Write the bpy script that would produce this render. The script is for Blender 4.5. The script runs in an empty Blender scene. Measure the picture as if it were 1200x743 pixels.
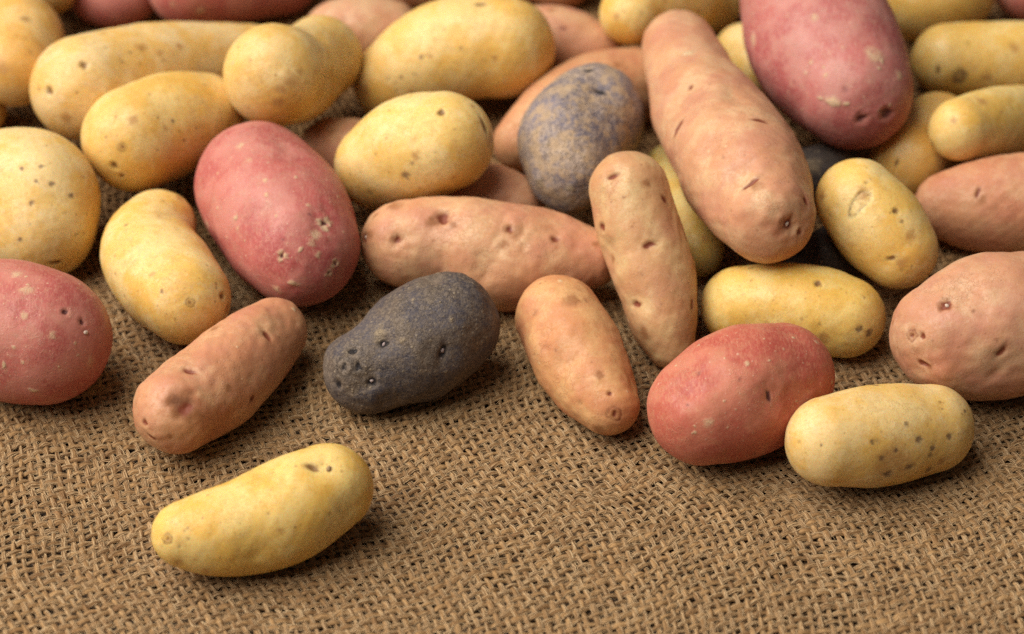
import bpy, math
import numpy as np

scene = bpy.context.scene
col = scene.collection
rng = np.random.default_rng(11)

# ------------------------------------------------------------------ camera
ELEV = math.radians(40.0)
DIST = 0.85
cam_data = bpy.data.cameras.new('camera')
cam_data.sensor_width = 36.0
cam_data.lens = 102.0
cam_data.clip_start = 0.01
cam_data.clip_end = 50.0
cam_data.dof.use_dof = True
cam_data.dof.focus_distance = 0.797
cam_data.dof.aperture_fstop = 8.8
cam = bpy.data.objects.new('camera', cam_data)
cam.location = (0.0, -DIST * math.cos(ELEV), DIST * math.sin(ELEV))
cam.rotation_euler = (math.pi / 2 - ELEV, 0.0, 0.0)
col.objects.link(cam)
scene.camera = cam

# ------------------------------------------------------------------ world: dim room around the table
world = bpy.data.worlds.new('World')
scene.world = world
world.use_nodes = True
bg = world.node_tree.nodes['Background']
bg.inputs['Color'].default_value = (1.0, 0.93, 0.84, 1)
bg.inputs['Strength'].default_value = 0.075

# ------------------------------------------------------------------ one broad soft lamp (a window-like softbox) from the left
lamp_data = bpy.data.lights.new('soft_lamp', 'AREA')
lamp_data.shape = 'RECTANGLE'
lamp_data.size = 2.2
lamp_data.size_y = 2.2
lamp_data.energy = 99.0
lamp_data.color = (1.0, 0.95, 0.87)
lamp = bpy.data.objects.new('soft_lamp', lamp_data)
lamp.location = (-1.15, -0.10, 1.65)
from mathutils import Vector
lamp.rotation_euler = (Vector((0, 0.02, 0)) - lamp.location).to_track_quat('-Z', 'Y').to_euler()
col.objects.link(lamp)

# ------------------------------------------------------------------ exposure / engine
scene.view_settings.view_transform = 'Standard'
scene.view_settings.look = 'None'
scene.view_settings.exposure = 0.0
scene.view_settings.gamma = 1.0
scene.view_settings.use_curve_mapping = False
scene.render.engine = 'CYCLES'
scene.cycles.max_bounces = 6
scene.cycles.use_denoising = False


# ================================================================== helpers
def np_mesh(name, verts, faces, normals=None):
    """mesh from an (n,3) array and an (m,4) quad or (m,3) triangle array"""
    me = bpy.data.meshes.new(name)
    k = faces.shape[1]
    me.vertices.add(len(verts))
    me.vertices.foreach_set('co', np.ascontiguousarray(verts, np.float32).ravel())
    me.loops.add(faces.size)
    me.loops.foreach_set('vertex_index', np.ascontiguousarray(faces, np.int32).ravel())
    me.polygons.add(len(faces))
    me.polygons.foreach_set('loop_start', np.arange(0, faces.size, k, dtype=np.int32))
    me.polygons.foreach_set('use_smooth', np.ones(len(faces), bool))
    me.update(calc_edges=True)
    if normals is not None:
        me.normals_split_custom_set_from_vertices(normals.astype(np.float32))
    return me


def add_obj(name, me, mat, parent=None):
    o = bpy.data.objects.new(name, me)
    me.materials.append(mat)
    col.objects.link(o)
    if parent is not None:
        o.parent = parent
    return o


class Nodes:
    def __init__(self, name):
        self.mat = bpy.data.materials.new(name)
        self.mat.use_nodes = True
        self.t = self.mat.node_tree
        self.b = self.t.nodes['Principled BSDF']

    def n(self, kind, **kw):
        nd = self.t.nodes.new(kind)
        for k, v in kw.items():
            setattr(nd, k, v)
        return nd

    def put(self, sock, v):
        if isinstance(v, bpy.types.NodeSocket):
            self.t.links.new(v, sock)
        else:
            if sock.type == 'RGBA' and len(v) == 3:
                v = (*v, 1)
            sock.default_value = v

    def attr(self, name):
        return self.n('ShaderNodeAttribute', attribute_name=name)

    def noise(self, co, scale, detail=3.0, rough=0.55, dist=0.0):
        nd = self.n('ShaderNodeTexNoise')
        self.put(nd.inputs['Vector'], co)
        nd.inputs['Scale'].default_value = scale
        nd.inputs['Detail'].default_value = detail
        nd.inputs['Roughness'].default_value = rough
        nd.inputs['Distortion'].default_value = dist
        return nd.outputs['Fac']

    def voronoi(self, co, scale):
        nd = self.n('ShaderNodeTexVoronoi')
        self.put(nd.inputs['Vector'], co)
        nd.inputs['Scale'].default_value = scale
        return nd.outputs['Distance'], nd.outputs['Color']

    def step(self, v, lo, hi, to0=0.0, to1=1.0):
        nd = self.n('ShaderNodeMapRange', interpolation_type='SMOOTHSTEP')
        self.put(nd.inputs['Value'], v)
        nd.inputs['From Min'].default_value = lo
        nd.inputs['From Max'].default_value = hi
        nd.inputs['To Min'].default_value = to0
        nd.inputs['To Max'].default_value = to1
        return nd.outputs['Result']

    def math(self, op, a, b=0.0, clamp=False):
        nd = self.n('ShaderNodeMath', operation=op, use_clamp=clamp)
        self.put(nd.inputs[0], a)
        self.put(nd.inputs[1], b)
        return nd.outputs[0]

    def mix(self, f, a, b, mode='MIX'):
        nd = self.n('ShaderNodeMix', data_type='RGBA', blend_type=mode)
        self.put(nd.inputs['Factor'], f)
        self.put(nd.inputs[6], a)
        self.put(nd.inputs[7], b)
        return nd.outputs[2]

    def bump(self, h, strength, distance, normal=None):
        nd = self.n('ShaderNodeBump')
        nd.inputs['Strength'].default_value = strength
        nd.inputs['Distance'].default_value = distance
        self.put(nd.inputs['Height'], h)
        if normal is not None:
            self.put(nd.inputs['Normal'], normal)
        return nd.outputs['Normal']

    def split(self, c):
        nd = self.n('ShaderNodeSeparateColor')
        self.put(nd.inputs[0], c)
        return nd.outputs


# ================================================================== potato skins
SKIN = {
    # base colours, speck colour, eye colour, pale corky colour, dark spot colour
    'yellow': dict(a=(0.735, 0.50, 0.17), b=(0.70, 0.43, 0.112), c=(0.76, 0.58, 0.28), russet=(0.54, 0.29, 0.08),
                   speck=(0.24, 0.12, 0.04), eye=(0.23, 0.115, 0.038), cork=(0.56, 0.43, 0.28), dark=(0.13, 0.07, 0.045), rough=0.42),
    'red': dict(a=(0.455, 0.115, 0.095), b=(0.39, 0.078, 0.072), c=(0.52, 0.195, 0.15), russet=(0.44, 0.20, 0.12),
                speck=(0.60, 0.36, 0.25), eye=(0.10, 0.025, 0.025), cork=(0.58, 0.42, 0.25), dark=(0.15, 0.045, 0.045), rough=0.5),
    'pink': dict(a=(0.565, 0.333, 0.183), b=(0.495, 0.24, 0.135), c=(0.60, 0.41, 0.235), russet=(0.50, 0.25, 0.11),
                 speck=(0.32, 0.14, 0.07), eye=(0.20, 0.045, 0.02), cork=(0.62, 0.44, 0.26), dark=(0.20, 0.08, 0.04), rough=0.5),
    'purple': dict(a=(0.062, 0.056, 0.072), b=(0.036, 0.033, 0.046), c=(0.105, 0.076, 0.056), russet=(0.185, 0.14, 0.105),
                   speck=(0.30, 0.235, 0.16), eye=(0.014, 0.011, 0.013), cork=(0.36, 0.27, 0.17), dark=(0.022, 0.02, 0.03), rough=0.6),
}


def make_skin(kind):
    s = SKIN[kind]
    N = Nodes(kind + '_skin')
    co = N.attr('skin_co').outputs['Vector']
    mk = N.attr('marks')
    m = N.split(mk.outputs['Color'])
    soft = mk.outputs['Alpha']
    big = N.noise(co, 48, 3)
    mid = N.noise(co, 210, 4, 0.6)
    fine = N.noise(co, 950, 4, 0.65)
    other = N.noise(co, 90, 3, 0.55)
    grain = N.noise(co, 2600, 2, 0.6)
    c = N.mix(N.step(big, 0.36, 0.64), s['a'], s['b'])
    c = N.mix(N.step(other, 0.42, 0.62, 0, 0.8), c, s['c'])
    c = N.mix(N.step(grain, 0.46, 0.66, 0.0, 0.30 if kind != 'yellow' else 0.16), c, s['russet'])
    vd, vc = N.voronoi(co, 330)
    vcs = N.split(vc)
    vd2, vc2 = N.voronoi(co, 780)
    vcs2 = N.split(vc2)
    if kind == 'yellow':
        c = N.mix(N.math('MULTIPLY', N.step(mid, 0.52, 0.74), 0.38), c, s['russet'])
        c = N.mix(N.step(fine, 0.48, 0.66, 0.0, 0.30), c, s['russet'])
        c = N.mix(N.step(N.noise(co, 420, 4, 0.7), 0.54, 0.66, 0.0, 0.35), c, (0.78, 0.62, 0.36))
        dots = N.math('MULTIPLY', N.step(vd, 0.10, 0.24, 1, 0), N.step(vcs[0], 0.86, 0.90))
        dots = N.math('MULTIPLY', dots, 0.55)
        tiny = N.math('MULTIPLY', N.step(vd2, 0.16, 0.34, 1, 0), N.step(vcs2[0], 0.84, 0.9))
        dots = N.math('MAXIMUM', dots, N.math('MULTIPLY', tiny, 0.32))
    elif kind == 'red':
        c = N.mix(N.math('MULTIPLY', N.step(mid, 0.55, 0.72), 0.30), c, s['russet'])
        streak = N.n('ShaderNodeMapping')
        N.put(streak.inputs['Vector'], co)
        streak.inputs['Scale'].default_value = (1500, 420, 900)
        net = N.noise(streak.outputs[0], 1.0, 4, 0.7)
        c = N.mix(N.step(net, 0.46, 0.62, 0, 0.6), c, s['c'])
        c = N.mix(N.step(N.noise(co, 300, 5, 0.75), 0.54, 0.68, 0.0, 0.45), c, (0.50, 0.25, 0.16))
        dots = N.math('MULTIPLY', N.step(vd2, 0.10, 0.28, 1, 0), N.step(vcs2[0], 0.74, 0.82))
        dots = N.math('MULTIPLY', dots, 0.6)
        big_dots = N.math('MULTIPLY', N.step(vd, 0.08, 0.17, 1, 0), N.step(vcs[0], 0.84, 0.9))
        dots = N.math('MAXIMUM', dots, N.math('MULTIPLY', big_dots, 0.7))
    elif kind == 'pink':
        c = N.mix(N.math('MULTIPLY', N.step(mid, 0.46, 0.62), 0.5), c, s['b'])
        c = N.mix(N.step(fine, 0.48, 0.64, 0.0, 0.42), c, s['russet'])
        blush = N.noise(co, 70, 4, 0.6)
        c = N.mix(N.step(blush, 0.48, 0.64, 0.0, 0.36), c, (0.46, 0.195, 0.14))
        flake = N.math('MULTIPLY', N.step(N.noise(co, 560, 3, 0.7), 0.60, 0.70), 0.28)
        c = N.mix(flake, c, (0.66, 0.46, 0.29))
        dots = N.math('MULTIPLY', N.step(vd, 0.09, 0.2, 1, 0), N.step(vcs[0], 0.88, 0.92))
        dots = N.math('MULTIPLY', dots, 0.45)
        tiny = N.math('MULTIPLY', N.step(vd2, 0.15, 0.3, 1, 0), N.step(vcs2[0], 0.86, 0.9))
        dots = N.math('MAXIMUM', dots, N.math('MULTIPLY', tiny, 0.35))
    else:
        dust = N.noise(co, 900, 5, 0.85)
        amount = N.step(other, 0.34, 0.62, 0.45, 0.95)
        c = N.mix(N.math('MULTIPLY', N.step(dust, 0.475, 0.555), amount), c, s['russet'])
        patch = N.noise(co, 230, 5, 0.8)
        mott = N.math('MULTIPLY', N.step(patch, 0.46, 0.58), N.n('ShaderNodeObjectInfo').outputs['Alpha'])
        c = N.mix(mott, c, (0.185, 0.125, 0.07))
        dots = N.math('MULTIPLY', N.step(vd2, 0.16, 0.42, 1, 0), N.step(vcs2[0], 0.62, 1.0))
        grit = N.math('MULTIPLY', N.step(N.noise(co, 1900, 3, 0.7), 0.54, 0.66), 0.6)
        dots = N.math('MULTIPLY', N.math('MAXIMUM', dots, grit), N.step(other, 0.30, 0.66, 0.35, 1.0))
    # fine scurfy netting and a thin film of dry soil, in patches
    lines = N.math('ABSOLUTE', N.math('SUBTRACT', N.noise(co, 260, 4, 0.6, 0.4), 0.5))
    where = N.step(N.noise(co, 75, 2), 0.46, 0.60)
    netting = N.math('MULTIPLY', N.step(lines, 0.0, 0.022, 1, 0), where)
    c = N.mix(N.math('MULTIPLY', netting, 0.30), c, {'yellow': (0.47, 0.28, 0.11), 'red': (0.56, 0.31, 0.22), 'pink': (0.40, 0.19, 0.10), 'purple': (0.15, 0.115, 0.085)}[kind])
    film = N.math('MULTIPLY', N.step(N.noise(co, 62, 3), 0.52, 0.66), N.step(N.noise(co, 520, 5, 0.8), 0.44, 0.60))
    c = N.mix(N.math('MULTIPLY', film, 0.26), c, {'yellow': (0.40, 0.25, 0.12), 'red': (0.42, 0.24, 0.16), 'pink': (0.38, 0.23, 0.13), 'purple': (0.20, 0.15, 0.10)}[kind])
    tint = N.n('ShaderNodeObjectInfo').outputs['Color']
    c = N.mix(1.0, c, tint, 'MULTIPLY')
    c = N.mix(dots, c, s['speck'])
    # marks that belong to this potato: eyes, brown blemishes, corky scab
    wob = N.math('ADD', N.math('MULTIPLY', mid, 0.9), N.math('MULTIPLY', fine, 0.8))
    crumb = N.math('ADD', N.math('MULTIPLY', fine, 1.1), N.math('MULTIPLY', N.noise(co, 1800, 3, 0.7), 0.9))
    f_soft = N.math('MULTIPLY', N.step(N.math('MULTIPLY', soft, wob), 0.12, 0.95), 0.8)
    c = N.mix(f_soft, c, (0.44, 0.225, 0.07) if kind == 'yellow' else s['russet'] if kind != 'pink' else (0.29, 0.115, 0.042))
    f_dark = N.step(N.math('MULTIPLY', m[1], N.math('MULTIPLY', wob, crumb)), 0.10, 1.15)
    c = N.mix(N.math('MULTIPLY', f_dark, 0.8), c, s['dark'])
    f_pale = N.step(N.math('MULTIPLY', m[2], crumb), 0.32, 1.15)
    c = N.mix(N.math('MULTIPLY', f_pale, 0.8), c, s['cork'])
    f_eye = N.step(N.math('MULTIPLY', m[0], wob), 0.06, 0.62)
    c = N.mix(N.math('MULTIPLY', f_eye, 0.95), c, s['eye'])
    N.put(N.b.inputs['Base Color'], c)
    rough = N.math('ADD', s['rough'] - 0.10, N.step(N.math('MULTIPLY', N.math('ADD', mid, fine), 0.5), 0.38, 0.62, 0.0, 0.28))
    rough = N.math('ADD', rough, N.math('MULTIPLY', f_pale, 0.2), True)
    N.put(N.b.inputs['Roughness'], rough)
    N.b.inputs['Specular IOR Level'].default_value = 0.36 if kind != 'purple' else 0.28
    if kind != 'purple':
        N.b.inputs['Subsurface Weight'].default_value = 0.35 if kind == 'yellow' else 0.15
        N.b.inputs['Subsurface Radius'].default_value = (1.0, 0.5, 0.22)
        N.b.inputs['Subsurface Scale'].default_value = 0.0035
    h = N.math('ADD', N.math('MULTIPLY', mid, 0.8), N.math('MULTIPLY', fine, 0.45))
    h = N.math('ADD', h, N.math('MULTIPLY', dots, 0.35 if kind in ('red', 'purple') else -0.25))
    h = N.math('ADD', h, N.math('MULTIPLY', f_pale, 0.5))
    h = N.math('ADD', h, N.math('MULTIPLY', netting, 0.25))
    N.put(N.b.inputs['Normal'], N.bump(h, {'yellow': 0.4, 'pink': 0.6, 'red': 0.6, 'purple': 1.0}[kind], 0.00036 if kind != 'purple' else 0.00055))
    return N.mat


SKINS = {k: make_skin(k) for k in SKIN}


def plain(name, a, b, scale, rough=0.6):
    N = Nodes(name)
    co = N.n('ShaderNodeTexCoord').outputs['Object']
    f = N.noise(co, scale, 4, 0.6)
    N.put(N.b.inputs['Base Color'], N.mix(N.step(f, 0.35, 0.65), a, b))
    N.b.inputs['Roughness'].default_value = rough
    N.put(N.b.inputs['Normal'], N.bump(f, 0.5, 0.0003))
    return N.mat


BUD = plain('bud_skin', (0.62, 0.50, 0.40), (0.45, 0.32, 0.25), 900, 0.5)
BUD_PURPLE = plain('purple_bud_skin', (0.42, 0.33, 0.30), (0.24, 0.17, 0.17), 900, 0.5)
STUB = plain('stem_stub', (0.34, 0.22, 0.11), (0.20, 0.12, 0.06), 1200, 0.8)
TABLE = plain('table_wood', (0.11, 0.062, 0.030), (0.07, 0.04, 0.02), 40, 0.6)


# ================================================================== burlap
def burlap_material():
    N = Nodes('jute_yarn')
    uv = N.n('ShaderNodeUVMap').outputs['UV']
    tone = N.attr('tone').outputs['Fac']
    mp = N.n('ShaderNodeMapping')
    N.put(mp.inputs['Vector'], uv)
    mp.inputs['Rotation'].default_value = (0, 0, math.radians(24))
    mp.inputs['Scale'].default_value = (1.1, 5.0, 1.0)
    streak = N.noise(mp.outputs[0], 1.0, 4, 0.65)
    slow = N.noise(uv, 0.55, 3)
    v = N.math('ADD', N.math('MULTIPLY', tone, 0.35), N.math('MULTIPLY', streak, 0.9))
    v = N.math('ADD', v, N.math('MULTIPLY', slow, 0.25))
    c = N.mix(N.step(v, 0.45, 1.1), (0.17, 0.083, 0.031), (0.48, 0.285, 0.124))
    c = N.mix(N.math('MULTIPLY', N.step(N.noise(uv, 0.8, 3), 0.55, 0.72), 0.35), c, (0.30, 0.15, 0.075))
    N.put(N.b.inputs['Base Color'], c)
    N.b.inputs['Roughness'].default_value = 0.78
    N.b.inputs['Specular IOR Level'].default_value = 0.22
    N.put(N.b.inputs['Normal'], N.bump(streak, 1.0, 0.00050))
    return N.mat


JUTE = burlap_material()
def fibre_material():
    N = Nodes('jute_fibre')
    t = N.attr('tone').outputs['Fac']
    c = N.mix(N.step(t, 0.0, 1.0), (0.20, 0.105, 0.042), (0.60, 0.42, 0.23))
    N.put(N.b.inputs['Base Color'], c)
    N.b.inputs['Roughness'].default_value = 0.6
    N.b.inputs['Specular IOR Level'].default_value = 0.3
    return N.mat


FIBRE = fibre_material()

PITCH = 0.0025
ROT = math.radians(19.0)
CU, SU = math.cos(ROT), math.sin(ROT)
Z0 = -0.0008
X0, X1, Y0, Y1, YF = -0.235, 0.235, -0.185, 0.215, 0.03


def to_world(u, v):
    """cloth coordinates to the table: a rotated, slightly pulled-about weave"""
    du = 0.0022 * np.sin(v * 52 + 1.0) + 0.0012 * np.sin(u * 33 + v * 71 + 2.0) + 0.0005 * np.sin(v * 190 + u * 60)
    dv = 0.0024 * np.sin(u * 41 + 0.4) + 0.0011 * np.sin(u * 83 - v * 37 + 1.1) + 0.0005 * np.sin(u * 210 - v * 50)
    a, b = u + du, v + dv
    x = CU * a - SU * b
    y = SU * a + CU * b
    z = Z0 + 0.00035 * np.sin(x * 61 + 0.5) * np.sin(y * 53 + 1.3) + 0.00015 * np.sin(x * 170 + y * 90)
    return x, y, z


def yarn_set(name, along_u, parent):
    amp = 0.14 * PITCH
    w0, h0 = (0.355 * PITCH, 0.165 * PITCH) if along_u else (0.285 * PITCH, 0.17 * PITCH)
    V, Fq, T, UVv, UVa = [], [], [], [], []
    paths = []
    base = 0
    nmax = int(0.40 / PITCH)
    r = np.random.default_rng(5 if along_u else 6)
    for j in range(-nmax, nmax + 1):
        ph = r.uniform(0, 6.28, 10)
        yarn_w = r.uniform(0.84, 1.14)
        yarn_t = r.uniform(0.3, 0.8)
        for part in (0, 1):
            per = 3 if part == 0 else 2
            sides = 5 if part == 0 else 4
            s = np.arange(-nmax * per, nmax * per + 1) * (PITCH / per)
            cross = j * PITCH + PITCH * (0.08 * np.sin(s * 130 + ph[0]) + 0.07 * np.sin(s * 290 + ph[1]) + 0.03 * np.sin(s * 700 + ph[2]))
            u, v = (s, cross) if along_u else (cross, s)
            x, y, z = to_world(u, v)
            keep = (x > X0) & (x < X1) & ((y > Y0) & (y < YF) if part == 0 else (y >= YF - PITCH) & (y < Y1))
            if keep.sum() < 4:
                continue
            idx = np.nonzero(keep)[0]
            idx = np.arange(idx[0], idx[-1] + 1)
            s, u, v, x, y, z = s[idx], u[idx], v[idx], x[idx], y[idx], z[idx]
            sign = 1.0 if along_u else -1.0
            z = z + sign * amp * np.cos(math.pi * s / PITCH + math.pi * j)
            p = np.stack([x, y, z], 1)
            tg = np.gradient(p, axis=0)
            tg /= np.linalg.norm(tg, axis=1, keepdims=True)
            lat = np.cross(np.array([0, 0, 1.0]), tg)
            lat /= np.linalg.norm(lat, axis=1, keepdims=True)
            upv = np.cross(tg, lat)
            slub = 1 + 0.16 * np.sin(s * 95 + ph[3]) + 0.12 * np.sin(s * 220 + ph[4]) + 0.09 * np.sin(s * 610 + ph[5])
            jit = r.uniform(0.80, 1.16, len(s))
            w = w0 * yarn_w * slub * jit
            h = h0 * (0.5 + 0.5 * yarn_w * slub)
            th = np.linspace(0, 2 * math.pi, sides, endpoint=False) + math.pi / 2
            ring = (p[:, None] + lat[:, None] * (w[:, None] * np.cos(th))[..., None]
                    + upv[:, None] * (h[:, None] * np.sin(th) * r.uniform(0.75, 1.2, (len(s), sides)))[..., None])
            n = len(s)
            if part == 0 and n > 12:
                paths.append((p, lat, upv, w, h, n))
            V.append(ring.reshape(-1, 3))
            a = base + np.arange(n - 1)[:, None] * sides + np.arange(sides)[None]
            b = base + np.arange(n - 1)[:, None] * sides + (np.arange(sides)[None] + 1) % sides
            Fq.append(np.stack([a, b, b + sides, a + sides], -1).reshape(-1, 4))
            tone = np.clip(yarn_t + 0.18 * np.sin(s * 75 + ph[6]) + 0.08 * np.sin(s * 400 + ph[7]) + r.uniform(-.12, .12, n), 0, 1)
            T.append(np.repeat(tone, sides))
            UVv.append(np.repeat(s / PITCH + j * 7.3, sides))
            UVa.append(np.tile(np.abs(np.linspace(-1, 1, sides, endpoint=False)) + j * 3.1, n))
            base += n * sides
    # single jute filaments twisted round each yarn
    PV, PF, PT = [], [], []
    pb = 0
    seg = 5
    for P, Lt, Up, W, H, n in paths:
        m = int(n / 3 * 3.9)
        st = r.integers(0, max(1, n - 9), m)
        ln = r.integers(4, 9, m)
        t = np.linspace(0, 1, seg)
        k = st[:, None] + ln[:, None] * t[None]
        k0 = np.clip(k.astype(int), 0, n - 2)
        f = np.clip(k - k0, 0, 1)[..., None]
        lerp = lambda A: A[k0] * (1 - f) + A[k0 + 1] * f
        off = r.uniform(-1.15, 1.15, m)[:, None] + (t[None] - 0.5) * r.normal(1.1, 0.7, m)[:, None]
        ww, hh = lerp(W[:, None])[..., 0], lerp(H[:, None])[..., 0]
        lift = hh * np.sqrt(np.clip(1 - np.minimum(np.abs(off), 1) ** 2, 0, 1)) + r.uniform(0.0, 0.00022, m)[:, None] + 0.00003
        lt, uu = lerp(Lt), lerp(Up)
        c = lerp(P) + lt * (off * ww)[..., None] + uu * lift[..., None]
        hw = r.uniform(0.000035, 0.00009, m)[:, None, None] * (1 - 0.6 * np.abs(2 * t - 1)[None, :, None])
        ring = np.stack([c - lt * hw, c + uu * hw * 0.9, c + lt * hw], 2)
        PV.append(ring.reshape(-1, 3))
        b0 = pb + (np.arange(m) * seg * 3)[:, None, None] + (np.arange(seg - 1) * 3)[None, :, None]
        q = np.arange(2)[None, None]
        PF.append(np.stack([b0 + q, b0 + q + 1, b0 + q + 4, b0 + q + 3], -1).reshape(-1, 4))
        PT.append(np.repeat(r.uniform(0.0, 1.0, m), seg * 3))
        pb += m * seg * 3
    me = np_mesh(name + '_filament', np.concatenate(PV), np.concatenate(PF))
    at = me.attributes.new('tone', 'FLOAT', 'POINT')
    at.data.foreach_set('value', np.concatenate(PT).astype(np.float32))
    fo = add_obj(name + '_filament', me, FIBRE, parent)
    fo['kind'] = 'stuff'
    V, Fq = np.concatenate(V), np.concatenate(Fq)
    T, UVv, UVa = map(np.concatenate, (T, UVv, UVa))
    me = np_mesh(name, V, Fq)
    at = me.attributes.new('tone', 'FLOAT', 'POINT')
    at.data.foreach_set('value', T.astype(np.float32))
    uvl = me.uv_layers.new(name='UVMap')
    vi = Fq.ravel()
    uvl.data.foreach_set('uv', np.stack([UVv[vi], UVa[vi]], 1).astype(np.float32).ravel())
    o = add_obj(name, me, JUTE, parent)
    o['kind'] = 'stuff'
    return o


def fibres(name, count, length, lift, radius, curl, seed, parent):
    r = np.random.default_rng(seed)
    segs = 5
    u = r.uniform(-0.30, 0.30, count)
    v = r.uniform(-0.30, 0.30, count)
    x, y, _ = to_world(u, v)
    k = (x > X0 + .01) & (x < X1 - .01) & (y > Y0 + .005) & (y < 0.06)
    u, v = u[k], v[k]
    n = len(u)
    ang = np.where(r.random(n) < 0.55, 0.0, math.pi / 2) + r.normal(0, 0.35, n) + (r.random(n) < 0.12) * r.uniform(-1.5, 1.5, n)
    L = length * r.lognormal(0, 0.45, n)
    cv = r.normal(0, curl, n)
    t = np.linspace(-0.5, 0.5, segs + 1)
    aa = ang[:, None] + cv[:, None] * t[None] + 0.5 * curl * np.sin(t[None] * 9 + r.uniform(0, 6, n)[:, None])
    step = L[:, None] / segs
    pu = u[:, None] + np.cumsum(np.cos(aa) * step, 1)
    pv = v[:, None] + np.cumsum(np.sin(aa) * step, 1)
    x, y, z = to_world(pu, pv)
    arch = r.uniform(0.1, 1, n)[:, None] * lift * (1 - (2 * t[None]) ** 2 * r.uniform(0.4, 1.3, n)[:, None])
    z = z + 0.0006 + arch + r.uniform(-0.0003, 0.0002, n)[:, None]
    p = np.stack([x, y, z], -1)
    tg = np.gradient(p, axis=1)
    tg /= np.linalg.norm(tg, axis=-1, keepdims=True)
    lat = np.cross(tg, np.array([0, 0, 1.0]))
    lat /= np.linalg.norm(lat, axis=-1, keepdims=True) + 1e-9
    upv = np.cross(lat, tg)
    rad = radius * r.uniform(0.6, 1.3, n)[:, None] * (1 - 0.6 * np.abs(2 * t[None]) ** 3)
    V = []
    for q in range(3):
        th = 2 * math.pi * q / 3 + 0.5
        V.append(p + lat * (rad * math.cos(th))[..., None] + upv * (rad * math.sin(th))[..., None])
    V = np.stack(V, 2)                                   # n, segs+1, 3, xyz
    m = segs + 1
    b0 = (np.arange(n) * m * 3)[:, None, None] + (np.arange(segs) * 3)[None, :, None]
    q = np.arange(3)[None, None]
    a, b = b0 + q, b0 + (q + 1) % 3
    Fq = np.stack([a, b, b + 3, a + 3], -1).reshape(-1, 4)
    me = np_mesh(name, V.reshape(-1, 3), Fq)
    at = me.attributes.new('tone', 'FLOAT', 'POINT')
    at.data.foreach_set('value', np.repeat(r.uniform(0.35, 1.0, n), m * 3).astype(np.float32))
    o = add_obj(name, me, FIBRE, parent)
    o['kind'] = 'stuff'
    return o


cloth = bpy.data.objects.new('burlap_cloth', None)
col.objects.link(cloth)
cloth['label'] = 'coarse brown woven burlap sacking spread under all the potatoes'
cloth['category'] = 'cloth'
cloth['kind'] = 'structure'
yarn_set('weft_yarn', True, cloth)
yarn_set('warp_yarn', False, cloth)
fibres('loose_fibre', 16000, 0.0042, 0.0004, 0.00006, 0.9, 1, cloth)
fibres('stray_fibre', 5000, 0.0075, 0.0011, 0.00006, 2.0, 2, cloth)

tv = np.array([[-0.6, -0.5, Z0 - 0.0014], [0.6, -0.5, Z0 - 0.0014], [0.6, 0.6, Z0 - 0.0014], [-0.6, 0.6, Z0 - 0.0014]])
table = add_obj('table_top', np_mesh('table_top', tv, np.array([[0, 1, 2, 3]])), TABLE)
table['kind'] = 'structure'
table['label'] = 'dark table top beneath the burlap'
table['category'] = 'table'

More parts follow.
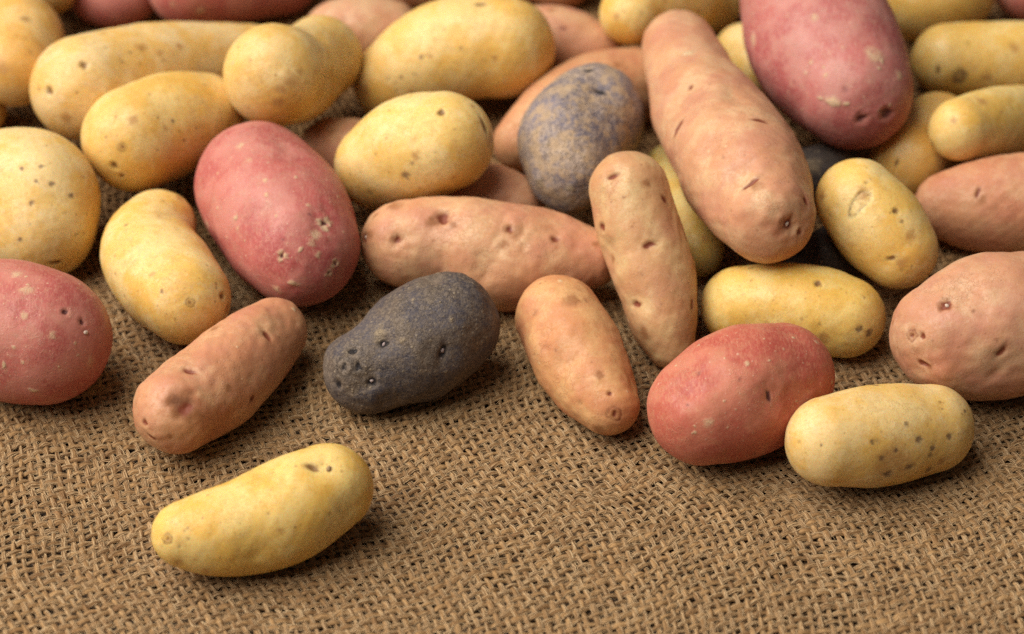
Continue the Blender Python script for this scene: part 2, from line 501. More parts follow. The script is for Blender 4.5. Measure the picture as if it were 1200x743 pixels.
# ================================================================== potatoes
# variety, label, tint, fine mesh?, spine as (x, y, z, radius) in metres,
# marks as (kind, x, y, z, size, direction of its long axis)
POTATOES = [
    ('red', 'blunt red potato end touching the other red one behind the long yellow potato', (1.1, 1.1, 1.15), 0,
     [(-0.1358, 0.1549, 0.0109, 0.0113), (-0.1311, 0.1542, 0.0114, 0.0124), (-0.1276, 0.154, 0.0122, 0.0113)],
     []),
    ('red', 'red potato with a dark stem scar lying behind the long yellow potato', (1, 1, 1), 0,
     [(-0.1074, 0.1467, 0.0177, 0.012), (-0.093, 0.1544, 0.0152, 0.0135), (-0.0773, 0.1623, 0.0121, 0.0131)],
     [('scar', -0.11744, 0.14201, 0.01297, 0.00198, -0.55, 0.49, 0.68)]),
    ('pink', 'pink potato between the plump golden one and the creased pink one, farthest back', (1, 0.9, 0.9), 0,
     [(-0.0349, 0.1665, 0.0093, 0.0103), (-0.02, 0.1676, 0.0099, 0.0109)],
     []),
    ('pink', 'reddish orange potato behind the pink one with a small slit eye', (1.05, 0.8, 0.75), 0,
     [(0.0043, 0.1717, 0.0093, 0.0103), (0.0171, 0.1668, 0.0104, 0.0114)],
     []),
    ('red', 'pinkish red potato behind the yellow one with the grey lesion', (1.15, 1.3, 1.3), 0,
     [(0.1719, 0.1589, 0.0116, 0.0125), (0.1847, 0.1612, 0.0118, 0.0128)],
     []),
    ('yellow', 'brownish yellow potato wedged between the yellow and the red ones at the pile end', (0.85, 0.75, 0.65), 0,
     [(-0.1601, 0.1664, 0.0087, 0.0097), (-0.1513, 0.1447, 0.0183, 0.0086)],
     []),
    ('pink', 'pink potato with a shallow crease behind the knobbly two-lobed yellow one', (1, 0.95, 0.95), 0,
     [(-0.056, 0.1302, 0.0108, 0.0117), (-0.0477, 0.1305, 0.0112, 0.0122), (-0.0402, 0.1302, 0.0108, 0.0111)],
     [('groove', -0.05205, 0.12388, 0.02103, 0.00248, 0.91, 0.28, 0.3)]),
    ('pink', 'pink potato with one small slit eye beside the plump golden one', (1, 0.88, 0.85), 0,
     [(0.0077, 0.128, 0.0103, 0.0111), (0.0166, 0.1252, 0.0109, 0.0119), (0.0253, 0.1208, 0.0098, 0.0102)],
     [('cut', 0.0161, 0.11857, 0.02069, 0.00165, 0.65, -0.66, -0.38)]),
    ('yellow', 'golden potato lying behind the tip of the long tapered pink potato', (1, 0.97, 0.8), 0,
     [(0.0382, 0.122, 0.0243, 0.0104), (0.0513, 0.1368, 0.0176, 0.0128), (0.0655, 0.1509, 0.0095, 0.0104)],
     [('brown', 0.03298, 0.11431, 0.02882, 0.00136, 0.86, -0.43, 0.26),
      ('spot', 0.06021, 0.12838, 0.02096, 0.00069, 0.73, 0.63, -0.25),
      ('brown', 0.04892, 0.12178, 0.02964, 0.00137, 0.74, 0.33, -0.59)]),
    ('yellow', 'golden yellow potato between the largest red one and the one with the lesion', (1, 0.95, 0.75), 0,
     [(0.1342, 0.1462, 0.012, 0.0129), (0.142, 0.149, 0.0128, 0.0138), (0.1475, 0.1503, 0.0126, 0.0118)],
     []),
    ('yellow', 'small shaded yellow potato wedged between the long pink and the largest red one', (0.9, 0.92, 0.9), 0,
     [(0.075, 0.1222, 0.0089, 0.0099), (0.0808, 0.1138, 0.0095, 0.0104)],
     []),
    ('pink', 'pinkish tan potato under the mottled blue grey one', (1, 0.85, 0.75), 0,
     [(0.0032, 0.0753, 0.008, 0.009), (0.0134, 0.0856, 0.011, 0.0118), (0.0269, 0.0957, 0.0123, 0.0129), (0.0384, 0.1013, 0.011, 0.0119)],
     []),
    ('yellow', 'yellow potato barely showing beside the burlap gap and the one with a budded top', (1, 0.95, 0.9), 0,
     [(-0.1714, 0.0968, 0.0082, 0.0092), (-0.1683, 0.0925, 0.008, 0.0089)],
     []),
    ('yellow', 'tan yellow potato with a pale yellow bud scar near its top', (0.95, 0.85, 0.75), 0,
     [(-0.163, 0.1276, 0.0185, 0.0132), (-0.1555, 0.1071, 0.0217, 0.0143), (-0.1552, 0.0937, 0.0236, 0.0123)],
     [('scar', -0.15136, 0.1028, 0.03532, 0.00163, 0.95, -0.01, -0.3),
      ('dot', -0.14902, 0.08863, 0.03288, 0.00081, 0.86, 0.24, -0.44),
      ('dot', -0.15064, 0.09265, 0.0349, 0.00081, 0.93, 0.03, -0.37)]),
    ('yellow', 'long pale yellow potato with two dark pits at its blunt end', (1.02, 1, 1.05), 1,
     [(-0.132, 0.0792, 0.0257, 0.0163), (-0.1173, 0.0919, 0.0222, 0.0155), (-0.1, 0.1046, 0.0169, 0.0135), (-0.0848, 0.1144, 0.011, 0.012)],
     [('pit', -0.1298, 0.0716, 0.04, 0.00118, 0.22, 0.87, 0.43),
      ('pit', -0.14032, 0.06718, 0.03302, 0.00118, 0.34, 0.31, 0.89),
      ('dot', -0.14386, 0.07006, 0.03224, 0.00092, 0.69, -0.59, 0.42),
      ('brown', -0.13571, 0.0633, 0.0253, 0.00237, 0.97, -0.23, -0.01),
      ('dot', -0.11901, 0.07727, 0.03697, 0.00079, 0.82, 0.22, -0.53),
      ('dot', -0.12375, 0.0804, 0.04017, 0.00079, 0.92, 0.01, -0.39),
      ('brown', -0.10324, 0.09215, 0.03204, 0.00161, 0.85, 0.18, -0.49),
      ('brown', -0.10865, 0.08639, 0.0338, 0.00133, 0.85, 0.24, -0.48)]),
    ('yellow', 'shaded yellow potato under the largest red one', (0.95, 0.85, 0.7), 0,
     [(0.1322, 0.0778, 0.0108, 0.0117), (0.122, 0.0617, 0.0116, 0.0126)],
     [('slit', 0.11609, 0.05191, 0.01669, 0.00131, 0.34, 0.27, 0.9)]),
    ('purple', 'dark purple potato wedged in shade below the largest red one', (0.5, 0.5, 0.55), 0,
     [(0.0916, 0.0583, 0.0079, 0.0089), (0.0982, 0.0598, 0.0084, 0.0094)],
     []),
    ('red', 'largest red potato, scabby, with a pale scar near its dark lower end', (0.98, 1.1, 1.2), 1,
     [(0.0909, 0.1273, 0.039, 0.0174), (0.0929, 0.1089, 0.0367, 0.0211), (0.0969, 0.0879, 0.0347, 0.0234), (0.1034, 0.0667, 0.034, 0.0181)],
     [('scab', 0.09528, 0.0518, 0.04027, 0.00282, 0.87, -0.49, -0.03),
      ('scab', 0.09216, 0.05377, 0.03979, 0.00128, 0.78, -0.57, 0.25),
      ('scab', 0.09943, 0.05036, 0.04069, 0.00128, 0.98, -0.2, 0.08),
      ('scabpatch', 0.10829, 0.06103, 0.05049, 0.0036, 0.23, 0.94, 0.25),
      ('scab', 0.1103, 0.05974, 0.04924, 0.00129, 0.0, 0.91, 0.42),
      ('pit', 0.11201, 0.05095, 0.03651, 0.0018, 0.79, 0.49, 0.36),
      ('pit', 0.10421, 0.04871, 0.03594, 0.00154, 1.0, 0.04, -0.0),
      ('paledot', 0.08942, 0.06313, 0.04625, 0.00103, 0.76, -0.37, 0.53),
      ('paledot', 0.09356, 0.05736, 0.04596, 0.00103, 0.84, -0.34, 0.43),
      ('paledot', 0.08821, 0.06205, 0.0439, 0.00077, 0.71, -0.5, 0.5),
      ('dot', 0.08525, 0.06326, 0.0396, 0.00078, 0.61, -0.71, 0.35),
      ('scabpatch', 0.09114, 0.0752, 0.05403, 0.00182, 0.95, -0.13, 0.28),
      ('scab', 0.11268, 0.05185, 0.03868, 0.00103, 0.3, 0.45, 0.84),
      ('scab', 0.10912, 0.05736, 0.04843, 0.00103, 0.95, 0.17, -0.26),
      ('scabpatch', 0.11597, 0.05917, 0.04468, 0.00206, 0.42, 0.9, 0.14),
      ('dot', 0.09885, 0.05244, 0.04417, 0.00154, 0.9, 0.01, 0.43)]),
    ('yellow', 'yellow potato with a large dark grey lesion near its rounded end', (1.02, 1, 0.85), 1,
     [(0.1395, 0.1129, 0.0127, 0.0117), (0.1503, 0.1132, 0.0118, 0.0128), (0.1642, 0.1145, 0.0116, 0.0126), (0.1747, 0.1155, 0.0116, 0.0109)],
     [('lesion', 0.14153, 0.10106, 0.0141, 0.00329, 0.16, 0.12, 0.98),
      ('slit', 0.1348, 0.10252, 0.01571, 0.00137, -0.0, 0.28, 0.96),
      ('brown', 0.1592, 0.10638, 0.02187, 0.0022, 1.0, 0.03, -0.04),
      ('dot', 0.14859, 0.10054, 0.01316, 0.00069, 1.0, -0.09, 0.01)]),
    ('yellow', 'slim yellow potato with a grey tip below the one with the lesion', (1.02, 1, 0.85), 1,
     [(0.1348, 0.0539, 0.0284, 0.0095), (0.1442, 0.063, 0.0233, 0.0112), (0.1585, 0.0759, 0.0151, 0.0114), (0.17, 0.086, 0.0088, 0.0096)],
     [('scar', 0.12646, 0.05029, 0.02561, 0.0013, 0.48, -0.7, -0.54),
      ('brown', 0.13145, 0.04873, 0.03561, 0.00129, 0.94, -0.21, 0.29),
      ('dot', 0.14696, 0.05653, 0.03309, 0.00065, 0.79, 0.21, -0.57),
      ('dot', 0.14447, 0.04961, 0.02897, 0.00065, 0.74, 0.65, -0.2),
      ('dot', 0.15223, 0.05518, 0.02326, 0.00066, 0.75, 0.66, -0.03)]),
    ('yellow', 'plump golden yellow potato with small dark dots, behind the one with a cut end', (1.02, 0.98, 0.85), 1,
     [(-0.037, 0.101, 0.0125, 0.0135), (-0.0216, 0.105, 0.0209, 0.0164), (-0.0081, 0.1049, 0.0235, 0.0162), (-0.0022, 0.1041, 0.0238, 0.0159)],
     [('spot', -0.02839, 0.0918, 0.02843, 0.0008, 0.95, -0.25, 0.17),
      ('brown', -0.02545, 0.0913, 0.0291, 0.00106, 0.98, -0.17, 0.11),
      ('spot', -0.03432, 0.08986, 0.02235, 0.00067, 0.98, -0.16, 0.09),
      ('dot', -0.03862, 0.09047, 0.02127, 0.00067, 0.95, -0.26, 0.17),
      ('dot', -0.03029, 0.08946, 0.02329, 0.00067, 0.98, -0.16, 0.07),
      ('slit', -0.01011, 0.1046, 0.03953, 0.00161, 0.99, -0.0, 0.11),
      ('dot', -0.01588, 0.09174, 0.03169, 0.0008, 1.0, -0.07, 0.05),
      ('brown', -0.00529, 0.08963, 0.02962, 0.00133, 1.0, -0.09, 0.04),
      ('dot', 0.01068, 0.10329, 0.03306, 0.00067, 0.59, 0.07, -0.8)]),
    ('yellow', 'oval golden potato with two pits leaning on the long pale yellow one', (1, 0.95, 0.8), 1,
     [(-0.1138, 0.0537, 0.025, 0.016), (-0.1039, 0.0632, 0.0235, 0.0158), (-0.0948, 0.0711, 0.0215, 0.0126)],
     [('scar', -0.11527, 0.03966, 0.03255, 0.00128, 1.0, -0.08, 0.05),
      ('pit', -0.11795, 0.03831, 0.02631, 0.00115, 0.96, -0.26, 0.02),
      ('pit', -0.11643, 0.03805, 0.02301, 0.00077, 0.99, -0.17, -0.02),
      ('brown', -0.10309, 0.04617, 0.03434, 0.00102, 0.78, 0.41, -0.47),
      ('spot', -0.10105, 0.0495, 0.03505, 0.00064, 0.83, 0.33, -0.45),
      ('spot', -0.09826, 0.0476, 0.02919, 0.00064, 0.73, 0.62, -0.29),
      ('dot', -0.09449, 0.05209, 0.03, 0.00077, 0.73, 0.57, -0.37),
      ('dot', -0.09325, 0.05963, 0.03463, 0.00065, 0.75, 0.21, -0.63),
      ('dot', -0.10835, 0.05568, 0.04029, 0.00077, 0.98, 0.0, -0.19)]),
    ('yellow', 'knobbly two-lobed yellow potato with a russet rough patch', (0.98, 0.95, 0.9), 1,
     [(-0.0603, 0.0991, 0.0234, 0.0134), (-0.0636, 0.0898, 0.0266, 0.0135), (-0.0676, 0.0792, 0.0306, 0.0149), (-0.072, 0.0709, 0.0364, 0.0158)],
     [('dent', -0.05571, 0.06892, 0.034, 0.00521, 0.4, 0.91, -0.08),
      ('dent', -0.05999, 0.08366, 0.04265, 0.00368, 0.84, -0.24, -0.49),
      ('bump', -0.06628, 0.05733, 0.04224, 0.0041, 0.93, 0.33, -0.14),
      ('brown', -0.06626, 0.0579, 0.0434, 0.00308, 0.93, 0.32, -0.17),
      ('brown', -0.06329, 0.06056, 0.04463, 0.0018, 0.83, 0.43, -0.34),
      ('dot', -0.06091, 0.06055, 0.0409, 0.00077, 0.71, 0.65, -0.28),
      ('spot', -0.06455, 0.08038, 0.04708, 0.00078, 0.91, -0.21, -0.35),
      ('dot', -0.05197, 0.0892, 0.03345, 0.0008, 0.53, 0.14, -0.84),
      ('spot', -0.05005, 0.09099, 0.03028, 0.00107, 0.45, 0.46, -0.77),
      ('brown', -0.06972, 0.05526, 0.03747, 0.00231, 0.99, 0.15, -0.01),
      ('dot', -0.06348, 0.05758, 0.03706, 0.00077, 0.84, 0.54, -0.03),
      ('dot', -0.07852, 0.06212, 0.04788, 0.00077, 0.91, -0.25, 0.33),
      ('paledot', -0.08373, 0.06475, 0.04511, 0.00103, 0.67, -0.43, 0.61)]),
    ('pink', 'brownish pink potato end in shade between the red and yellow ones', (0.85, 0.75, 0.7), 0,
     [(-0.0569, 0.0725, 0.0081, 0.009), (-0.0495, 0.0679, 0.0095, 0.0105)],
     [('dot', -0.05974, 0.06565, 0.01452, 0.00079, 0.77, -0.41, 0.49)]),
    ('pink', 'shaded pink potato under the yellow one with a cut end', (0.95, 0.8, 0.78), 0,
     [(-0.0143, 0.048, 0.0089, 0.0093), (-0.0065, 0.0458, 0.0093, 0.0103), (0.001, 0.0429, 0.009, 0.0088)],
     [('dot', -0.00256, 0.04384, 0.01891, 0.00077, 0.98, 0.03, -0.2)]),
    ('yellow', 'yellow potato with shade put into its tint, under the long tapered pink one', (0.72, 0.74, 0.6), 0,  # olive darkening of the tint stands in for the shade here
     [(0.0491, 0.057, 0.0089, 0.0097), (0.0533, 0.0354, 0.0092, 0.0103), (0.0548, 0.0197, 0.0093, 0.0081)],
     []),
    ('purple', 'purple potato with its tint darkened as shade, under the yellow one with a lens-shaped scar', (0.5, 0.5, 0.5), 0,  # tint darkened so that the gap looks deeper in shade
     [(0.0883, 0.0156, 0.0071, 0.0081), (0.0975, 0.0217, 0.0081, 0.0091)],
     []),
    ('yellow', 'bright yellow oval potato with a dark cut at its end', (1.06, 1.06, 1), 1,
     [(-0.0402, 0.0487, 0.0188, 0.0134), (-0.0301, 0.0452, 0.0272, 0.0163), (-0.0202, 0.0407, 0.0336, 0.0149)],
     [('cut', -0.00803, 0.03782, 0.04171, 0.00251, 0.37, -0.55, -0.75),
      ('pit', -0.02068, 0.03619, 0.04784, 0.00112, 1.0, -0.01, 0.03),
      ('spot', -0.03134, 0.02852, 0.02992, 0.00151, -0.05, 0.03, 1.0),
      ('dot', -0.03685, 0.03537, 0.03855, 0.00063, 0.87, -0.33, 0.38),
      ('brown', -0.02817, 0.02857, 0.03739, 0.00175, 0.91, -0.39, 0.14),
      ('dot', -0.01666, 0.03151, 0.0448, 0.00062, 0.97, 0.15, -0.18),
      ('brown', -0.01701, 0.02644, 0.03088, 0.001, 0.98, 0.21, 0.04),
      ('dot', -0.02897, 0.02821, 0.03485, 0.00088, 0.91, -0.4, 0.08),
      ('dot', -0.04021, 0.03443, 0.03394, 0.00063, 0.8, -0.5, 0.33),
      ('dot', -0.03967, 0.03216, 0.02399, 0.00051, 0.88, -0.48, -0.05),
      ('dot', -0.02238, 0.02724, 0.03962, 0.00062, 0.99, -0.13, 0.06),
      ('dot', -0.02935, 0.03043, 0.02022, 0.00063, 1.0, 0.01, 0.01)]),
    ('pink', 'pink potato with several reddish pits lying behind the dark purple one', (1.05, 0.95, 0.9), 1,
     [(-0.0313, 0.0151, 0.0153, 0.0128), (-0.0175, 0.0146, 0.0166, 0.0133), (-0.003, 0.0109, 0.0142, 0.0157), (0.0105, 0.0101, 0.0151, 0.0132), (0.0224, 0.0088, 0.0152, 0.009)],
     [('dent', -0.02, 0.01058, 0.02899, 0.00445, 0.99, -0.05, 0.16),
      ('dent', -0.0, 0.00436, 0.02825, 0.00541, 0.99, 0.07, -0.14),
      ('dent', -0.00737, -0.00271, 0.02039, 0.00442, 0.98, -0.16, 0.07),
      ('dent', 0.01357, 0.00884, 0.02784, 0.00593, 0.98, 0.02, -0.19),
      ('dent', -0.03332, 0.00623, 0.02425, 0.00346, 0.99, -0.11, 0.11),
      ('bump', 0.00614, -0.0031, 0.01912, 0.00491, 0.99, 0.12, -0.04),
      ('pit', -0.03332, 0.00623, 0.02425, 0.00148, 0.18, 0.68, 0.71),
      ('pit', -0.02001, 0.01115, 0.02917, 0.00198, 0.65, -0.75, -0.09),
      ('brown', -0.0237, 0.00995, 0.02823, 0.00198, 0.99, -0.04, 0.1),
      ('brown', -0.01701, 0.00814, 0.0284, 0.00173, 0.99, -0.05, 0.1),
      ('brown', 0.00074, 0.00545, 0.02863, 0.00271, 1.0, 0.02, -0.06),
      ('pit', -0.00049, 0.00587, 0.02893, 0.00123, 0.99, 0.04, -0.12),
      ('groove', -0.00786, -0.00324, 0.0186, 0.00295, 0.46, 0.15, 0.88),
      ('pit', 0.01254, 0.00384, 0.02647, 0.00123, 0.49, 0.79, 0.37),
      ('bud', -0.04282, 0.01229, 0.02007, 0.0015, 0.16, 0.63, 0.76),
      ('dot', 0.00785, -0.00091, 0.02303, 0.00061, 1.0, 0.07, -0.05),
      ('brown', -0.03982, 0.01596, 0.02478, 0.00125, 0.75, 0.06, 0.66),
      ('brown', -0.00294, 0.0009, 0.02629, 0.00221, 1.0, -0.02, 0.02),
      ('brown', 0.02468, 0.00525, 0.02314, 0.00123, 0.97, 0.1, -0.23)]),
    ('purple', 'mottled blue grey potato with tan patches resting on pink ones', (2.5, 2.5, 2.6, 0.8), 1,
     [(0.0244, 0.0653, 0.0248, 0.0164), (0.0186, 0.0553, 0.0241, 0.0163), (0.0174, 0.0423, 0.0217, 0.013)],
     [('dent', 0.02558, 0.0598, 0.04048, 0.00513, 0.99, 0.03, -0.16),
      ('dent', 0.01009, 0.03372, 0.02818, 0.00556, 0.83, -0.45, 0.34),
      ('bump', 0.03189, 0.04975, 0.03203, 0.00563, 0.67, 0.52, -0.54),
      ('bump', 0.01523, 0.04914, 0.03876, 0.00458, 0.98, -0.07, 0.19),
      ('slit', 0.0271, 0.05882, 0.03993, 0.00205, 0.91, -0.27, -0.32),
      ('slit', 0.02316, 0.06699, 0.04103, 0.00155, 0.99, 0.11, 0.07),
      ('paledot', 0.01714, 0.0296, 0.02436, 0.00177, 0.89, 0.08, 0.45),
      ('scabpatch', 0.00785, 0.0337, 0.02376, 0.00203, 0.68, -0.71, 0.17)]),
    ('pink', 'long tapered pink potato with three reddish cuts, largest of the pink ones', (1.06, 1, 0.98), 1,
     [(0.0519, 0.093, 0.0315, 0.0114), (0.0552, 0.0716, 0.0314, 0.014), (0.0612, 0.0488, 0.0327, 0.0171), (0.0677, 0.0238, 0.0347, 0.0184), (0.0726, 0.0023, 0.0367, 0.0139)],
     [('dent', 0.05762, 0.01995, 0.04935, 0.0064, 0.85, -0.17, 0.5),
      ('bump', 0.07308, -0.00601, 0.04774, 0.0053, 1.0, 0.02, -0.03),
      ('dent', 0.05042, 0.04781, 0.04593, 0.00557, 0.76, 0.02, 0.65),
      ('dent', 0.06489, 0.04086, 0.05091, 0.00603, 1.0, -0.0, -0.08),
      ('dent', 0.07801, -0.00954, 0.04138, 0.00386, 0.92, 0.36, -0.14),
      ('dent', 0.06522, 0.00382, 0.04928, 0.00485, 0.9, -0.08, 0.44),
      ('dent', 0.04778, 0.03143, 0.02992, 0.00504, 0.35, -0.73, -0.59),
      ('cut', 0.04855, 0.03626, 0.04193, 0.00276, 0.36, 0.43, 0.83),
      ('cut', 0.07202, 0.02532, 0.05239, 0.00223, 0.97, -0.06, -0.25),
      ('cut', 0.06743, 0.0008, 0.04946, 0.00266, 0.83, 0.41, 0.38),
      ('slit', 0.0832, -0.00165, 0.04468, 0.00194, 0.38, -0.52, -0.77),
      ('bud', 0.07801, -0.00954, 0.04138, 0.00193, 0.27, 0.46, 0.85),
      ('scab', 0.05321, 0.06971, 0.0457, 0.00207, 0.96, 0.2, 0.18),
      ('pit', 0.05252, 0.05064, 0.04731, 0.00089, 0.69, 0.6, 0.4),
      ('dot', 0.05809, 0.04824, 0.04963, 0.00076, 0.98, 0.01, 0.2),
      ('paledot', 0.05635, 0.01787, 0.04784, 0.00086, 0.74, -0.17, 0.65),
      ('paledot', 0.06101, 0.01574, 0.05034, 0.00086, 0.91, -0.14, 0.38),
      ('dot', 0.06062, 0.01211, 0.0491, 0.00073, 0.87, -0.18, 0.47),
      ('pit', 0.08144, -0.00828, 0.03794, 0.00097, 0.77, 0.63, -0.08),
      ('dot', 0.0664, 0.03726, 0.05135, 0.00063, 0.99, -0.01, -0.11),
      ('dot', 0.06172, -0.00383, 0.0427, 0.0006, 0.62, -0.56, 0.55)]),
    ('pink', 'pink potato with one short upright eye, pointed end against the scarred yellow one', (0.98, 0.82, 0.78), 1,
     [(0.1301, 0.0378, 0.0123, 0.01), (0.1408, 0.0374, 0.0126, 0.0136), (0.1535, 0.0374, 0.0138, 0.0148), (0.1661, 0.0379, 0.0154, 0.0128)],
     [('slit', 0.13798, 0.02942, 0.02322, 0.00153, 0.3, 0.73, 0.62),
      ('dot', 0.13411, 0.02736, 0.01908, 0.00064, 0.92, -0.33, 0.21),
      ('dot', 0.14629, 0.02354, 0.0163, 0.00077, 0.99, -0.13, 0.03)]),
    ('yellow', 'smooth yellow potato with dark spots on one end behind the plain red one', (1.02, 1.02, 0.8), 1,
     [(0.0656, -0.0068, 0.0103, 0.0113), (0.0774, -0.0087, 0.0117, 0.0123), (0.0895, -0.0118, 0.0117, 0.0127), (0.0954, -0.0137, 0.0114, 0.0118)],
     [('pit', 0.08648, -0.01441, 0.02395, 0.00097, 0.99, -0.03, 0.12),
      ('spot', 0.09857, -0.02429, 0.01549, 0.00122, 0.96, 0.25, -0.1),
      ('spot', 0.1017, -0.02345, 0.01352, 0.00122, 0.85, 0.52, -0.11),
      ('dot', 0.08698, -0.02334, 0.01659, 0.00061, 0.98, -0.17, 0.07),
      ('dot', 0.08223, -0.02159, 0.01733, 0.00061, 0.96, -0.24, 0.12),
      ('dot', 0.06566, -0.01365, 0.01986, 0.00061, 0.98, -0.12, 0.17),
      ('dot', 0.09687, -0.01924, 0.02166, 0.00061, 0.99, 0.06, -0.11)]),
    ('yellow', 'yellow oval potato with a grey lens-shaped scar on its face', (1.05, 1.05, 0.95), 1,
     [(0.1006, 0.0176, 0.0295, 0.0122), (0.1066, 0.0117, 0.0246, 0.0134), (0.1122, 0.0062, 0.0202, 0.0114)],
     [('lens', 0.09959, 0.00735, 0.0368, 0.00469, 0.65, 0.44, 0.62),
      ('pit', 0.10996, 0.00468, 0.03547, 0.00086, 0.97, 0.12, -0.2),
      ('brown', 0.11386, -6e-05, 0.02987, 0.00222, 0.45, 0.74, 0.5),
      ('slit', 0.10878, -0.00353, 0.02514, 0.00123, 0.96, -0.13, 0.23),
      ('dot', 0.10406, -0.00027, 0.03004, 0.00049, 0.98, -0.19, 0.09),
      ('dot', 0.09167, 0.0094, 0.03023, 0.00062, 0.64, -0.76, 0.11),
      ('dot', 0.10148, 0.01209, 0.04025, 0.00074, 1.0, 0.03, -0.06),
      ('spot', 0.11165, 0.0027, 0.03329, 0.00062, 0.95, 0.22, -0.24),
      ('dot', 0.10107, -0.00031, 0.02129, 0.00062, 0.82, -0.56, -0.11),
      ('dot', 0.11183, -0.00504, 0.02196, 0.00074, 1.0, -0.03, 0.0),
      ('brown', 0.08963, 0.01435, 0.03356, 0.00199, 0.11, 0.61, 0.78),
      ('brown', 0.11171, -0.0045, 0.02404, 0.00197, 1.0, -0.04, 0.01)]),
    ('pink', 'slender peach coloured potato with small dimpled eyes leaning on the pitted pink one', (1.07, 1.1, 0.95), 1,
     [(0.034, 0.0128, 0.0363, 0.0118), (0.0366, 0.0051, 0.029, 0.0123), (0.0412, -0.0061, 0.0184, 0.0118), (0.0438, -0.0148, 0.0103, 0.0095), (0.0455, -0.0194, 0.0059, 0.0069)],
     [('dent', 0.03919, -0.00789, 0.03331, 0.00363, 1.0, 0.05, -0.05),
      ('dent', 0.02845, 0.00774, 0.0454, 0.00317, 0.88, -0.23, 0.41),
      ('dent', 0.02803, -0.00514, 0.02706, 0.00488, 0.52, -0.8, 0.29),
      ('dent', 0.04633, 0.00305, 0.03612, 0.00489, 0.56, 0.37, -0.74),
      ('dent', 0.03518, -0.0171, 0.01862, 0.0034, 0.8, -0.58, 0.17),
      ('slit', 0.02846, 0.00821, 0.04565, 0.00171, 0.87, -0.05, 0.49),
      ('slit', 0.04383, 0.00502, 0.04013, 0.00171, 0.66, -0.05, -0.75),
      ('slit', 0.03919, -0.00789, 0.03331, 0.00194, 0.96, 0.23, 0.14),
      ('pit', 0.02562, 0.00084, 0.03289, 0.00122, 0.49, -0.76, 0.43),
      ('slit', 0.03518, -0.0171, 0.01862, 0.0017, 0.78, -0.51, 0.37),
      ('slit', 0.05103, -0.01591, 0.01795, 0.00146, 0.03, 0.72, 0.69),
      ('dot', 0.03153, 0.00235, 0.0422, 0.00073, 0.96, -0.19, 0.2),
      ('dot', 0.03936, 0.0062, 0.04444, 0.00073, 0.91, 0.2, -0.36),
      ('brown', 0.02806, -0.00549, 0.02579, 0.00171, 0.52, -0.84, 0.12),
      ('dot', 0.03677, -0.01338, 0.02686, 0.00073, 0.95, -0.25, 0.2)]),
    ('yellow', 'large round yellow potato with scattered brown spots behind the red one with a bud', (1, 1, 1), 1,
     [(-0.1557, 0.0406, 0.0159, 0.0169), (-0.1422, 0.0334, 0.0188, 0.0193), (-0.1394, 0.0243, 0.0157, 0.0167)],
     [('spot', -0.1372, 0.02549, 0.03565, 0.00076, 0.95, 0.25, -0.16),
      ('spot', -0.13863, 0.02123, 0.03359, 0.00063, 0.97, 0.22, -0.04),
      ('spot', -0.1343, 0.02132, 0.03227, 0.00088, 0.88, -0.13, -0.46),
      ('spot', -0.12891, 0.02095, 0.02847, 0.00088, 0.72, -0.08, -0.69),
      ('spot', -0.1393, 0.01569, 0.03003, 0.00088, 1.0, 0.01, -0.02),
      ('spot', -0.14302, 0.02443, 0.03583, 0.00076, 1.0, -0.02, 0.04),
      ('dot', -0.14604, 0.02429, 0.03532, 0.00063, 0.98, -0.1, 0.18),
      ('spot', -0.14284, 0.00901, 0.02141, 0.00075, 0.46, 0.22, 0.86),
      ('dot', -0.13043, 0.01532, 0.02655, 0.00075, 0.84, 0.34, -0.41),
      ('dot', -0.12652, 0.02906, 0.02919, 0.00076, -0.04, 0.91, 0.4),
      ('dot', -0.14523, 0.01868, 0.03148, 0.00063, 0.98, -0.14, 0.17),
      ('slit', -0.13353, 0.00895, 0.01286, 0.00177, 0.9, 0.38, -0.2),
      ('dot', -0.12717, 0.01374, 0.01988, 0.00076, 0.68, 0.68, -0.27),
      ('dot', -0.13989, 0.01119, 0.02601, 0.0005, 1.0, -0.02, 0.02)]),
    ('red', 'large red potato with tan scab rings and pale scuffs', (1, 1, 1.05), 1,
     [(-0.0759, 0.0374, 0.0197, 0.0191), (-0.0681, 0.0216, 0.0197, 0.0209), (-0.0621, 0.0087, 0.0197, 0.0179)],
     [('dent', -0.05368, 0.00186, 0.03395, 0.00489, 0.88, 0.2, -0.42),
      ('dent', -0.08713, 0.01513, 0.01433, 0.00756, 0.42, -0.71, -0.56),
      ('bump', -0.06345, -0.00905, 0.02082, 0.00441, 1.0, -0.08, 0.0),
      ('dent', -0.06463, 0.02683, 0.03962, 0.00649, 0.99, -0.04, -0.17),
      ('scabeye', -0.05321, 0.00209, 0.03377, 0.00196, 0.71, 0.69, -0.12),
      ('scabeye', -0.06541, -0.00662, 0.02825, 0.00146, 0.98, -0.16, 0.09),
      ('scabeye', -0.05062, -0.00434, 0.02392, 0.00122, 0.77, 0.61, -0.19),
      ('scab', -0.06247, -0.0091, 0.02086, 0.00196, 0.91, -0.05, -0.42),
      ('scabeye', -0.05233, -0.00614, 0.0216, 0.00098, 0.84, 0.54, -0.07),
      ('scabpatch', -0.08998, 0.02092, 0.01772, 0.00228, 0.31, -0.64, -0.7),
      ('scabpatch', -0.07943, 0.00794, 0.03106, 0.00124, 0.77, -0.43, 0.47),
      ('scabpatch', -0.07886, 0.00514, 0.02888, 0.00099, 0.73, -0.53, 0.45),
      ('paledot', -0.08552, 0.01504, 0.02896, 0.00075, 0.56, -0.5, 0.67),
      ('paledot', -0.08579, 0.02541, 0.03353, 0.00075, 0.74, -0.22, 0.64),
      ('paledot', -0.07104, 0.01417, 0.03897, 0.00123, 0.99, -0.05, 0.16),
      ('paledot', -0.07059, 0.00967, 0.03748, 0.00098, 0.96, -0.09, 0.25),
